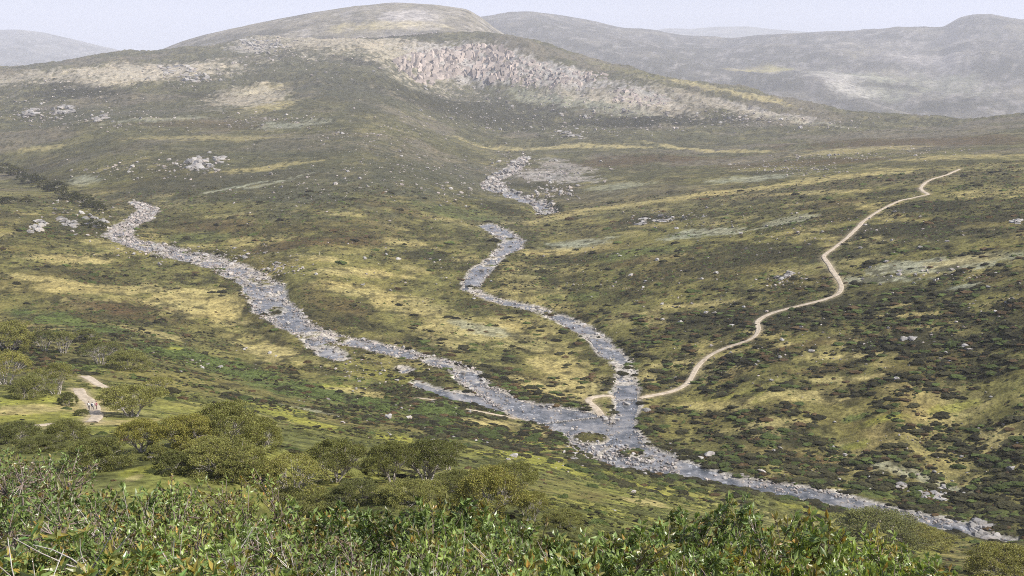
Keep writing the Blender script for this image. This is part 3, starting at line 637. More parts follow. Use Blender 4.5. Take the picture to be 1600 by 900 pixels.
outcrop('rock_outcrop', 'flat pale rock slabs on the dark heath plain below the mountain', 'rock outcrop', [(858,206),(880,203),(905,212),(930,216),(880,216),(862,214)], 26, 5, 2, BLOCK, 'rock', 14)
outcrop('rock_outcrop', 'dark grey rock rib in the green slope right of the creek', 'rock outcrop', [(985,346),(1008,340),(1050,341),(1050,347),(1012,350),(990,352)], 30, 5, 3, BLOCK, 'rock', 15)
outcrop('rock_outcrop', 'big pale boulder heap beside the stream at lower right', 'rock outcrop', [(1512,820),(1530,816),(1545,822),(1560,834),(1548,840),(1520,832)], 22, 11, 9, BLOCK, 'rock', 16)
outcrop('rock_outcrop', 'pile of pale boulders on the grey patch above the lower stream', 'rock outcrop', [(1442,772),(1455,768),(1478,758),(1482,768),(1470,782),(1446,780)], 22, 7, 6, BLOCK, 'rock', 17)
outcrop('rock_outcrop', 'little heap of rocks by the pale scree at lower right', 'rock outcrop', [(1400,758),(1412,754),(1416,762),(1404,764)], 6, 8, 6, BLOCK, 'rock', 18)
outcrop('rock_outcrop', 'pale rock ledge on dark heath left of the trail bend', 'rock outcrop', [(1212,430),(1236,424),(1245,430),(1220,436)], 14, 6, 4, BLOCK, 'rock', 19)
outcrop('rock_outcrop', 'white rocks at the right edge above the heath slope', 'rock outcrop', [(1582,346),(1598,342),(1600,352),(1586,354)], 10, 7, 5, BLOCK, 'rock', 20)
outcrop('rock_outcrop', 'lone pale boulder pair on dark heath at right', 'rock outcrop', [(1498,544),(1510,540),(1516,546),(1502,548)], 5, 7, 4, BLOCK, 'rock', 21)
outcrop('rock_outcrop', 'flat grey slab lying in dark heath on the right slope', 'rock outcrop', [(1414,528),(1428,525),(1430,530),(1416,532)], 4, 9, 5, BLOCK, 'rock', 22)

# ------------------------------------------------------------------ boulders
RT = [rock_tpl(np.random.default_rng(500 + s), I0) for s in range(6)]
RM = []
for s in range(10):
    v, f = rock_tpl(np.random.default_rng(520 + s), I1); m = mesh_np('boulder', v, f, smooth=False); m.materials.append(M_rock); RM.append(m)
def rcol(nn):
    c = np.array(C_ROCK)[None] * rng.uniform(.45, 1.15, (nn, 1)); return c * np.stack([1 + .08 * rng.random(nn), np.ones(nn), 1 - .08 * rng.random(nn)], 1)
def in_view(x, y, z):
    u, v = to_px(x, y, z); return u, v, (u > 4) & (u < 1596) & (v > 2) & (v < front_limit(np.clip(u, 0, 1600)))
def where(u): return ' near left edge' if u < 160 else ' left of centre' if u < 560 else ' around the middle' if u < 1000 else ' right of centre' if u < 1400 else ' near right edge'
def place_lots(name, kindname, x, y, w, hf, label_of, cat, stuff_name, zoff, ncap=300):
    z = gsample(Z, x, y) if np.isscalar(zoff) else zoff
    zz = z if not np.isscalar(zoff) else z + zoff * w
    u, v, ok = in_view(x, y, zz); sc = np.where(ok, w / y, 0); order = np.argsort(-sc)[:ncap]; order = order[sc[order] > 0]
    h = w * hf; top = np.zeros(len(x), bool); top[order] = True; rot = rng.random(len(x)) * 6.28
    for k in order:
        lb, gp = label_of(u[k], v[k], x[k], y[k], w[k] / y[k] * 1600)
        o = link(kindname, RM[rng.integers(len(RM))], None, None, label=lb, category=cat, group=gp)
        o.location = (x[k], y[k], zz[k]); o.scale = (w[k] / 2, w[k] / 2, h[k] / 1.1); o.rotation_euler = (rng.uniform(-.2, .2), rng.uniform(-.2, .2), rot[k])
    m = ~top
    me = scatter(stuff_name, RT, np.stack([x, y, zz], 1)[m], np.stack([w / 2, w / 2, h / 1.1], 1)[m], rot[m], rng.integers(0, len(RT), m.sum()), rcol(m.sum()))
    link(stuff_name, me, M_rockstuff, kind='stuff')
# hillside boulder fields: photo point, half extents, count, size in photo px
FIELDS = [(720,120,130,40,420,2.6),(900,150,140,28,420,2.6),(1000,185,220,22,520,2.6),(720,185,160,34,420,2.4),(600,40,90,25,320,2.2),(300,120,90,18,320,2.6),(420,75,60,22,260,2.6),(470,95,110,40,300,2.2),(100,150,110,30,200,2.6),
 (60,180,70,14,160,3),(200,190,160,18,240,2.6),(420,190,100,14,220,2.6),(560,215,140,22,280,2.4),(640,265,120,45,260,2.6),(230,262,140,20,160,3),(300,260,60,14,60,3.4),(860,272,70,16,260,2.4),(800,255,40,20,180,2.6),(900,205,140,12,240,2.4),(1180,185,100,16,340,2.4),
 (1300,195,80,10,160,2.4),(1240,262,90,10,260,2.2),(1330,245,120,8,180,2.2),(1450,235,120,8,120,2.2),(860,300,50,14,160,3),(480,300,130,40,120,2.6),(320,400,120,14,240,3),(230,385,50,12,130,3),(430,420,50,14,140,3),(120,330,120,30,90,3),(1050,345,80,16,80,3),
 (1300,360,220,50,220,2.6),(1450,430,110,16,90,3),(1220,440,60,12,60,3),(1300,540,260,60,150,3),(1450,700,130,60,110,2.6),(1300,740,120,20,70,2.8),(1470,765,60,20,60,3.2),(1150,560,120,60,50,3),(1100,480,120,40,60,3),(600,640,200,40,70,4),(300,560,160,40,40,4),(700,700,140,30,30,5),(650,420,130,60,60,3),(560,575,80,25,90,3),
 (720,300,60,30,100,2.5),(1560,480,60,60,40,3),(900,720,60,20,30,5),(1000,430,180,50,110,2.4),(860,640,30,6,20,3)]
bx, by, bw = [], [], []
for u, v, a, b, cnt, s in FIELDS:
    for _ in range(int(cnt * (.7 if v < 240 else .8))):
        p = cast(u + rng.normal() * a * .5, v + rng.normal() * b * .5)
        if p[1] > WP(1740) or p[1] < 60: continue
        bx.append(p[0]); by.append(p[1]); bw.append(p[1] / 1600 * s * (1.0 if v < 240 else 1.2) * min(3.2, .5 + rng.exponential(.55)))
for u, v, s in [(980,630,17),(735,700,6),(1010,643,22),(1107,713,22),(1094,717,14),(1190,735,18),(1580,733,16),(988,771,15),(1460,737,10),(1466,742,8),(1378,740,12),(90,690,22),(712,697,14),(1340,690,6),(318,258,10),(1282,770,10),(960,800,10),(1540,613,7),(1548,620,8),(1405,680,6),(1320,712,9),(1219,700,10),(1210,705,9),(472,520,8),(482,538,9),(442,497,8),(1385,410,10),(1480,378,8),(705,577,9),(675,630,8),(1185,835,12),(610,680,10),(1590,692,8),(1305,660,7)]:
    p = cast(u, v); bx.append(p[0]); by.append(p[1]); bw.append(p[1] / 1600 * s)
bx, by, bw = map(np.array, (bx, by, bw)); 
keep = gsample(DPTH, bx, by) > .5; bx, by, bw = bx[keep], by[keep], bw[keep]
def b_label(u, v, x, y, w):
    if v < 170: a = 'on the misty mountainside around the cliff'
    elif v < 235: a = 'on the dark heath at the mountain foot'
    elif u < 420 and v < 470: a = 'on the heath slope beside the rocky left river'
    elif u < 730 and v < 500: a = 'on the broad spur between the two upper streams'
    elif u < 950 and v < 360: a = 'in the stony hollow of the upper middle stream'
    elif u < 980 and v < 640: a = 'on the grassy tongue above the river junction'
    elif v < 460: a = 'on the upper heath slope near the gravel trail'
    elif v < 640: a = 'on the dark heath slope right of the trail'
    elif u > 990: a = 'on the bank or slope right of the lower stream'
    else: a = 'on the green near slope left of the river'
    return ('large' if w > 12 else 'mid-sized' if w > 8 else 'small') + ' granite boulder ' + a + where(u), 'boulders ' + a
place_lots('b', 'boulder', bx, by, bw, rng.uniform(.34, .62, len(bx)), b_label, 'boulder', 'boulder_field', .05)
# stones in and along the rivers
sx, sy, sw, sz = [], [], [], []
DENS = {'rocky_river': (8000, 2.7), 'side_channel': (160, 3), 'back_channel': (70, 2.5), 'stream': (1300, 4.0), 'mountain_creek': (1500, 2.8), 'pool': (0, 2)}
for nm, (cnt, s) in DENS.items():
    d, wz = RIV[nm]
    for _ in range(cnt):
        f = (.02 + .98 * rng.random() ** (1.0 if nm == 'rocky_river' else .85)) * (len(d) - 1); k = int(f)
        e = rng.random(); t = (rng.normal() * .07 + (0 if e < .5 else 1)) if rng.random() < (.22 if nm in ('rocky_river', 'stream') and k < len(d) * .6 else .78) else rng.random()
        p = d[k, :2] * (1 - t) + d[k, 2:] * t + rng.normal(size=2) * .8
        sx.append(p[0]); sy.append(p[1]); w = p[1] / 1600 * s * min(5.5, .28 + rng.exponential(.62)); sw.append(w); sz.append(wz[k] + .06 * w)
# gravel bar with larger stones below the islet
for _ in range(420):
    u = rng.uniform(885, 1060); v = 690 + (u - 885) * .22 + rng.normal() * 12; p = cast(u, v)
    sx.append(p[0]); sy.append(p[1]); sw.append(p[1] / 1600 * rng.uniform(2, 9)); sz.append(float(ground(*p)) + .25)
for _ in range(240):
    f = rng.random(); u = 1160 + f * 330; v = 742 + f * 78 + rng.normal() * 4 ; p = cast(u, v)
    sx.append(p[0]); sy.append(p[1]); sw.append(p[1] / 1600 * rng.uniform(2, 8)); sz.append(float(ground(*p)) + .1)
sx, sy, sw, sz = map(np.array, (sx, sy, sw, sz)); gz = gsample(Z, sx, sy); dr = gsample(DRIV, sx, sy)
sz = np.where(dr < .3, np.maximum(sz, gz), gz)
def s_label(u, v, x, y, w):
    if u < 560 and v < 570: a = 'in the stony bed of the left river'
    elif v < 345: a = 'in the stony upper middle stream'
    elif u > 705 and v < 600 and u < 1000: a = 'in the narrow creek above the stepping stones'
    elif u < 870: a = 'in the left river just above the junction'
    elif u < 1070: a = 'on the shoals at the river junction'
    else: a = 'along the banks of the lower stream'
    return ('large' if w > 12 else 'mid-sized' if w > 9 else 'small') + ' river stone ' + a + where(u), 'stones ' + a
place_lots('s', 'river_stone', sx, sy, sw, rng.uniform(.34, .62, len(sx)), s_label, 'stone', 'river_stones', sz)
def nth(k):
    o = ['first', 'second', 'third', 'fourth', 'fifth', 'sixth', 'seventh', 'eighth', 'ninth', 'tenth', 'eleventh', 'twelfth', 'thirteenth', 'fourteenth', 'fifteenth', 'sixteenth', 'seventeenth', 'eighteenth', 'nineteenth']
    return o[k] if k < 19 else ['twentieth', 'thirtieth'][(k + 1) // 10 - 2] if (k + 1) % 10 == 0 else ['twenty', 'thirty'][(k + 1) // 10 - 2] + '-' + o[(k + 1) % 10 - 1]
# stepping stones at the two crossings
for lb, (u0, v0), (u1, v1), cnt in (('row across the narrow creek', (962, 625), (993, 624), 14), ('long row across the left river', (838, 659), (944, 647), 34)):
    a = cast(u0, v0); b = cast(u1, v1)
    for k in range(cnt):
        p = a + (b - a) * (k + .5) / cnt; nr = 'rocky_river' if cnt > 20 else 'mountain_creek'
        d, wz = RIV[nr]; q = np.argmin(np.hypot((d[:, 0] + d[:, 2]) / 2 - p[0], (d[:, 1] + d[:, 3]) / 2 - p[1]))
        o = link('stepping_stone', RM[k % len(RM)], None, None, label=f'stepping stone, {nth(k)} from left in the {lb}', category='stepping stone', group='stepping stones, ' + lb)
        o.location = (p[0], p[1], wz[q] + .05); o.scale = (.5, .55, .6); o.rotation_euler = (0, 0, k * 1.3)

# ------------------------------------------------------------------ low heath shrubs
OCT = (np.array([(1,0,0),(.3,.95,0),(-.8,.6,0),(-.8,-.6,0),(.3,-.95,0),(.1,.1,1.)]), np.array([(0,1,5),(1,2,5),(2,3,5),(3,4,5),(4,0,5)]))
def oct_tpl(r):
    v = OCT[0] * r.uniform(.7, 1.3, (6, 1)); t = v[5] * .9; m = v[:5] * np.array([.62, .62, 1]) * r.uniform(.8, 1.2, (5, 1)); m[:, 2] = r.uniform(.55, .85, 5); b = v[:5] * 1.0; b[:, 2] = -.2
    f = [(i, (i + 1) % 5, 5 + (i + 1) % 5) for i in range(5)] + [(i, 5 + (i + 1) % 5, 5 + i) for i in range(5)] + [(5 + i, 5 + (i + 1) % 5, 10) for i in range(5)]
    return np.concatenate([b, m, t[None]]), np.array(f)
DT = [oct_tpl(np.random.default_rng(600 + s)) for s in range(8)]
DTT = [(np.concatenate([OCT[0][:5] * np.random.default_rng(660 + s).uniform(.7, 1.2, (5, 1)) + np.array([0, 0, -.15]), [(.1, .1, 1.)]]), OCT[1]) for s in range(6)]
DT1 = [dome_tpl(np.random.default_rng(620 + s), I1, .24) for s in range(6)]
DT2 = [dome_tpl(np.random.default_rng(640 + s), I2, .2) for s in range(8)]
N = 300000
ri = rng.uniform(np.searchsorted(YN, 60), np.searchsorted(YN, 820), N); yy = np.interp(ri, np.arange(NY), YN); aa = rng.uniform(-.6, .6, N); xx = aa * yy
hh = gsample(heath, xx, yy); dr = gsample(DRIV, xx, yy); dp = gsample(DPTH, xx, yy)
clus = fbm(xx, yy, 12, 3, 201, .6)
prob = np.clip((hh * .8 + .05) * sst(.36, .56, clus + .16 * hh), 0, 1) * (.22 + .63 * sst(180, 320, yy))
k = (rng.random(N) < prob) & (dr > .9) & (dp > .9); xx, yy, hh, aa = xx[k], yy[k], hh[k], aa[k]; N = len(xx)
sw = rng.gamma(1.9, .36, N) + .3; sw *= 1 + .7 * sst(350, 800, yy); sw *= .55 + .45 * sst(150, 270, yy)
big = (rng.random(N) < .13) & (yy > 235) & (yy < 470) & (aa > -.1); sw[big] = rng.uniform(1.5, 4.4, big.sum())
sh = sw * rng.uniform(.16, .30, N); sh[big] *= .72; zz = gsample(Z, xx, yy)
tint = np.array(C_HEATH)[None] * rng.uniform(.4, 1.2, (N, 1)); gm = rng.random(N) < .3; tint[gm] = np.array(C_GREEN) * rng.uniform(.55, 1.0, (gm.sum(), 1)); bm_ = rng.random(N) < .12; tint[bm_] = np.array(C_BROWN) * rng.uniform(.7, 1.2, (bm_.sum(), 1))
gc = gsample(cov[..., 1] - cov[..., 0], xx, yy) > .012; tint[gc] = np.array(C_GREEN) * rng.uniform(.5, 1.25, (gc.sum(), 1))
ng_ = (yy < 265) & (aa < .3) & (rng.random(N) < .75); tint[ng_] = np.array((.105, .108, .032)) * rng.uniform(.4, 1.4, (ng_.sum(), 1))
asp = rng.uniform(.4, .75, N); rot = rng.normal(size=N) * .35; sw = sw * 1.2
u, v, ok = in_view(xx, yy, zz); scn = np.where(ok, sw / yy, 0); order = np.argsort(-scn)[:300]
def h_label(u, v, w, col):
    if u < 420 and v > 520: a = 'on near slope below the snow gums'
    elif u < 900 and v > 600: a = 'on the near slope facing the left river'
    elif u < 980 and v < 620: a = 'on the tongue between the rivers'
    elif u < 1250 and v < 640: a = 'on the slope between creek and trail'
    elif v < 560: a = 'on the dark slope right of the trail'
    elif v < 680: a = 'on the yellow grass of the right slope'
    elif u > 1000: a = 'on the slope just above the lower stream'
    else: a = 'on the near bank beside the river junction'
    return ('broad' if w > 2.6 else 'middling' if w > 1.7 else 'small') + ' ' + col + ' heath shrub ' + a + where(u), 'heath shrubs ' + a
SHM = {}
top = np.zeros(N, bool)
for k in order:
    top[k] = True; t = int(rng.integers(len(DT2))); cb = int(rng.integers(3)) if not gc[k] else 3
    if (t, cb) not in SHM:
        base = [C_HEATH, tuple(1.5 * c for c in C_HEATH), tuple(.6 * c for c in C_GREEN), C_GREEN][cb]
        tv = DT2[t][0]; cc = np.array(base)[None] * np.random.default_rng(t).uniform(.7, 1.3, (len(tv), 1))
        SHM[t, cb] = mesh_np('heath_shrub', tv, DT2[t][1], cc, False); SHM[t, cb].materials.append(M_shrub)
    lb, gp = h_label(u[k], v[k], sw[k], ['dark', 'olive', 'dull green', 'bright green'][cb]); o = link('heath_shrub', SHM[t, cb], None, None, label=lb, category='shrub', group=gp)
    o.location = (xx[k], yy[k], zz[k]); o.scale = (sw[k] / 2, sw[k] / 2 * asp[k], sh[k]); o.rotation_euler = (0, 0, rot[k])
near = ~top & (scn > np.sort(scn)[-4000]); farm = ~top & ~near & (yy < 380); tiny = ~top & ~near & ~farm
for nmx, m, tp in (('near_heath', near, DT1), ('middle_heath', farm, DT), ('far_heath', tiny, DTT)):
    me = scatter(nmx, tp, np.stack([xx, yy, zz], 1)[m], np.stack([sw / 2, sw / 2 * asp, sh], 1)[m], rot[m], rng.integers(0, len(tp), m.sum()), tint[m], .3)
    link(nmx, me, M_shrub, kind='stuff')
# print('TRI', sum(len(m.polygons) * (len(m.loops) // max(1, len(m.polygons)) - 2) for m in bpy.data.meshes), 'shrubs', N, near.sum(), 'boulders', len(bx), 'stones', len(sx))

# ------------------------------------------------------------------ trees and shrubs
class Tubes:
    def __init__(s): s.V = []; s.F = []; s.n = 0
    def add(s, pts, rad, sides=5):
        pts = np.asarray(pts, float); tg = np.gradient(pts, axis=0); tg /= np.linalg.norm(tg, axis=1)[:, None] + 1e-9
        ref = np.array([.37, .61, .2]); u = np.cross(tg, ref); u /= np.linalg.norm(u, axis=1)[:, None] + 1e-9; w = np.cross(tg, u)
        a = np.arange(sides) * 2 * math.pi / sides; m = len(pts)
        ring = pts[:, None] + (u[:, None] * np.cos(a)[None, :, None] + w[:, None] * np.sin(a)[None, :, None]) * np.asarray(rad)[:, None, None]
        s.V.append(ring.reshape(-1, 3))
        for i in range(m - 1):
            for j in range(sides):
                p, q = s.n + i * sides + j, s.n + i * sides + (j + 1) % sides; s.F.append((p, q, q + sides, p + sides))
        s.n += m * sides
    def mesh(s, name): return mesh_np(name, np.concatenate(s.V), np.array(s.F))
def bez(a, b, c, m): t = np.linspace(0, 1, m)[:, None]; return a * (1 - t) ** 2 + 2 * b * t * (1 - t) + c * t * t
def leaves(r, P_, D, Ln, Wd, col, fold=True):
    """P_ base points, D directions, Ln lengths -> folded blades"""
    n_ = len(P_); D = D / (np.linalg.norm(D, axis=1)[:, None] + 1e-9)
    s = np.cross(D, r.normal(size=(n_, 3))); s /= np.linalg.norm(s, axis=1)[:, None] + 1e-9; up = np.cross(s, D)
    b = P_; m = P_ + D * (Ln * .48)[:, None]; t = P_ + D * Ln[:, None] - up * (Ln * .12)[:, None]
    l = m + s * Wd[:, None] + up * (Wd * .35)[:, None]; q = m - s * Wd[:, None] + up * (Wd * .35)[:, None]
    k = np.arange(n_)[:, None]
    if fold:
        V = np.stack([b, l, m, q, t], 1).reshape(-1, 3); F = (np.array([(0, 2, 1), (0, 3, 2), (1, 2, 4), (2, 3, 4)])[None] + 5 * k[:, :, None]).reshape(-1, 3); c = np.repeat(col, 5, 0)
    else:
        V = np.stack([b, l, t, q], 1).reshape(-1, 3); F = (np.array([(0, 2, 1), (0, 3, 2)])[None] + 4 * k[:, :, None]).reshape(-1, 3); c = np.repeat(col, 4, 0)
    return V, F, c
def tree_variant(seed, form, ncl, nl, leaf, dark=1.0):
    """nominal 10 m wide, 6.5 m tall snow gum; returns trunk mesh, crown mesh"""
    r = np.random.default_rng(seed); Wd, H = 5.0, 6.5
    lo = {'umbrella': .52, 'dome': .14, 'thin': .48}[form]
    tg = []
    while len(tg) < ncl:
        x, y = r.uniform(-1, 1, 2); rho = math.hypot(x, y)
        if rho > 1: continue
        lump = 1 + .16 * math.sin(3 * math.atan2(y, x) + seed) + .10 * math.sin(5 * math.atan2(y, x) + seed * 2)
        zt = lo + (1 - lo) * math.sqrt(max(0, 1 - rho ** 2.2)) * (.90 + .10 * math.sin(2 * x + seed) * math.cos(3 * y)) 
        depth = r.random() ** (1.6 if form != 'dome' else 2.2)
        zz_ = zt - depth * (.16 if form != 'dome' else .35) * (1 if rho < .8 else .6)
        if form == 'dome' and rho > .75: zz_ = r.uniform(.08, .55) * (1.3 - .3 * rho)
        tg.append((x * Wd * lump, y * Wd * lump, zz_ * H))
    tg = np.array(tg); tb = Tubes(); tw_ = Tubes(); ns = {'umbrella': 4, 'dome': 5, 'thin': 8}[form]
    ang = np.arctan2(tg[:, 1], tg[:, 0]); sid = ((ang + math.pi) / (2 * math.pi) * ns).astype(int) % ns
    for k in range(ns):
        a = (k + .5) / ns * 2 * math.pi - math.pi; m = tg[sid == k]
        if len(m) == 0: continue
        base = np.array([math.cos(a), math.sin(a), 0]) * (.35 if form != 'thin' else .7) + r.normal(size=3) * .08; base[2] = -.5
        end = m.mean(0) * np.array([.75, .75, .72]); mid = base * .5 + end * .5 + np.array([math.cos(a + 1.3), math.sin(a + 1.3), .3]) * r.uniform(-.9, .9)
        st = bez(base, mid, end, 9) + r.normal(size=(9, 3)) * .05; r0 = {'umbrella': .21, 'dome': .15, 'thin': .11}[form]
        tb.add(st, np.linspace(r0, r0 * .4, 9), 6)
        for t in m[:: 1 if form != 'dome' else 2]:
            i = int(r.integers(3, 9)); p = st[i]; md = (p + t) / 2 + np.array([0, 0, -.25]) + r.normal(size=3) * .3
            tw_.add(bez(p, md, t, 5), np.linspace(r0 * .36, .018, 5), 4)
    # leaf clumps
    nn = ncl * nl; ci = np.repeat(np.arange(ncl), nl); cr = r.uniform(.55, 1.0, ncl) * (1.0 if form != 'thin' else .85)
    d = r.normal(size=(nn, 3)); d /= np.linalg.norm(d, axis=1)[:, None]; rad = r.random(nn) ** .45
    P_ = tg[ci] + d * (rad * cr[ci])[:, None] * np.array([1, 1, .55])
    P_[:, 2] = np.maximum(P_[:, 2], .1)
    D = d * .6 + r.normal(size=(nn, 3)) * .6 + np.array([0, 0, .35])
    cb = r.random(ncl); base = np.array([(.19, .192, .056)]) * (.8 + .5 * cb[ci])[:, None]
    base = base * r.uniform(.7, 1.35, (nn, 1)); yl = r.random(nn) < .14; base[yl] = np.array((.26, .245, .068)) * r.uniform(.7, 1.2, (yl.sum(), 1)); br = r.random(nn) < .10; base[br] = np.array((.13, .10, .055)) * r.uniform(.6, 1.2, (br.sum(), 1))
    base = base * dark
    V, F, c = leaves(r, P_, D, leaf * r.uniform(.7, 1.3, nn), leaf * .36 * r.uniform(.8, 1.2, nn), base, False)
    tm = tb.mesh('trunk'); tm.materials.append(M_bark); bm = tw_.mesh('branches'); bm.materials.append(M_bark)
    cm = mesh_np('crown', V, F, c, False); cm.materials.append(M_treeleaf)
    return tm, bm, cm
TV = {('s', 0): [tree_variant(760 + i, 'dome', 60, 40, .5, .36) for i in range(2)], ('u', 0): [tree_variant(700 + i, 'umbrella', 90, 80, .31) for i in range(3)], ('d', 0): [tree_variant(710 + i, 'dome', 120, 80, .31) for i in range(2)], ('t', 0): [tree_variant(720 + i, 'thin', 80, 45, .28) for i in range(3)],
      ('u', 1): [tree_variant(730 + i, 'umbrella', 120, 130, .2) for i in range(3)], ('d', 1): [tree_variant(740 + i, 'dome', 180, 130, .19) for i in range(3)], ('t', 1): [tree_variant(750 + i, 'thin', 110, 85, .18) for i in range(2)]}
# photo point of the foot, crown width, height (photo px), form, label
TREES = [
 (15,546,80,56,'d','rounded snow gum at the left edge, highest on the slope'),
 (70,548,40,38,'t','pale-stemmed small snow gum, left one of the upright pair'),
 (99,552,40,42,'t','pale-stemmed small snow gum, right one of the upright pair'),
 (157,569,64,44,'t','snow gum with fan of white stems below the upright pair'),
 (200,577,66,36,'d','low wind-leaned snow gum right of the white-stemmed fan tree'),
 (135,530,40,18,'d','low scrubby gum peeping behind the white-stemmed fan tree'),
 (10,600,84,58,'t','brownish snow gum with tangled pale stems at the left edge'),
 (88,616,66,56,'t','brownish open snow gum behind the dark bush near the track'),
 (48,622,66,40,'d','dark rounded gum bush on the edge of the yellow meadow'),
 (106,634,30,24,'d','small grey-green gum bush beside the gravel track'),
 (128,650,24,13,'d','tiny round bush on the meadow left of the hikers'),
 (207,651,96,56,'u','spreading snow gum with forked trunk right of the hikers'),
 (248,614,44,30,'t','small open snow gum behind the spreading forked tree'),
 (222,706,76,58,'u','round-topped snow gum below the spreading forked tree'),
 (103,692,70,40,'d','dome-shaped gum bush below the hikers on the meadow'),
 (292,700,100,66,'d','dense olive snow gum, left part of the big central clump'),
 (350,694,120,78,'d','broad dense snow gum crowning the big central clump'),
 (408,700,70,58,'d','dense snow gum at the right end of the big central clump'),
 (150,734,100,62,'d','dark dome-shaped gum in front of the yellow clearing'),
 (345,738,130,60,'d','dark shaded snow gum in front of the big central clump'),
 (360,752,56,42,'d','small round gum tucked in front of the shaded snow gum'),
 (450,774,136,68,'t','wide brown-stemmed snow gum with thin crown, middle left'),
 (525,753,96,76,'u','snow gum with bright forked trunk standing clear of others'),
 (612,755,76,74,'u','snow gum left of the twisted pale branches'),
 (668,752,96,74,'u','snow gum with twisted white branches near the ground'),
 (700,735,60,52,'u','snow gum right behind the twisted white branches'),
 (765,802,124,86,'d','rounded snow gum at the end of the tree row'),
 (830,815,70,54,'t','small thin gum with bare pale twigs at row end'),
 (470,800,110,44,'d','low spreading gum scrub below the brown-stemmed tree'),
 (1372,842,150,48,'d','low olive shrub mound by the lower stream'),
 (1440,852,90,36,'d','small olive shrub mound right of the low one by the stream'),
 (1572,905,130,64,'d','olive shrub filling the lower right corner'),
 (560,784,100,38,'d','low olive scrub mound between the clear forked tree and shrubs'),
 (645,786,110,40,'d','low olive scrub mound below the twisted white branches'),
 (715,772,80,44,'d','rounded gum bush left of the last tree in the row'),
 (590,742,60,30,'d','small gum bush behind the clear forked tree, to its right'),
 (800,776,80,60,'u','snow gum leaning behind the last rounded tree'),
 (410,758,60,36,'d','small gum bush at the left foot of the brown-stemmed tree'),
 (20,694,90,36,'d','low scrub mound at the left edge below the meadow'),
 (62,706,70,30,'d','low scrub mound next to a pale boulder at left'),
 (270,738,60,40,'d','gum bush on the right of the yellow clearing'),
 (245,716,40,24,'d','little gum bush under the round-topped snow gum'),
 (320,716,70,40,'d','shaded gum bush under the left of the central clump'),
 (880,826,70,34,'d','olive bush behind the bare white twigs'),]
# dark scrub along the gully at upper left
for k in range(16):
    t = k / 15; TREES.append((8 + 150 * t, 266 + 64 * t + 3 * math.sin(k * 2.1), 26 + 8 * math.sin(k * 3.3), 13 + 3 * math.sin(k * 1.7), 'd', f'dark scrub tree, {nth(k)} from left in the line along the upper left gully'))
for u, v, w in [(140,352,22),(154,356,26),(12,318,26),(40,316,18)]: TREES.append((u, v, w, w * .45, 'd', {140: 'dark scrub tree left of its twin by the bend of the left river', 154: 'dark scrub tree touching the water at the bend of the left river', 12: 'dark scrub tree standing alone at the far left edge', 40: 'smaller dark scrub tree beside the one at the far left edge'}[u]))
cnt = 0
for u, v, w, h, form, lab in TREES:
    if form == 'x': continue
    c = cast(u, v, 45); y = c[1]; k = y / 1600; near_ = w / 1.0 > 62
    vs = TV['s', 0] if 'dark scrub' in lab else TV[form, 1 if near_ else 0]; tm, bm, cm = vs[cnt % len(vs)]
    gp = {'group': 'scrub trees along the gully'} if 'gully' in lab else {'group': 'snow gums on the near slope'} if y < 400 else {}
    root = empty('snow_gum', (c[0], y, float(ground(c[0], y))), label=lab, category='tree', **gp)
    root.rotation_euler = (0, 0, cnt * 2.4); sxy = w * k / 10 * 1.04; root.scale = (sxy, sxy, h * k / 6.5 * .89 / math.cos(.25))
    link('branches', bm, None, link('trunk', tm, None, root)); link('crown', cm, None, root, kind='stuff'); cnt += 1

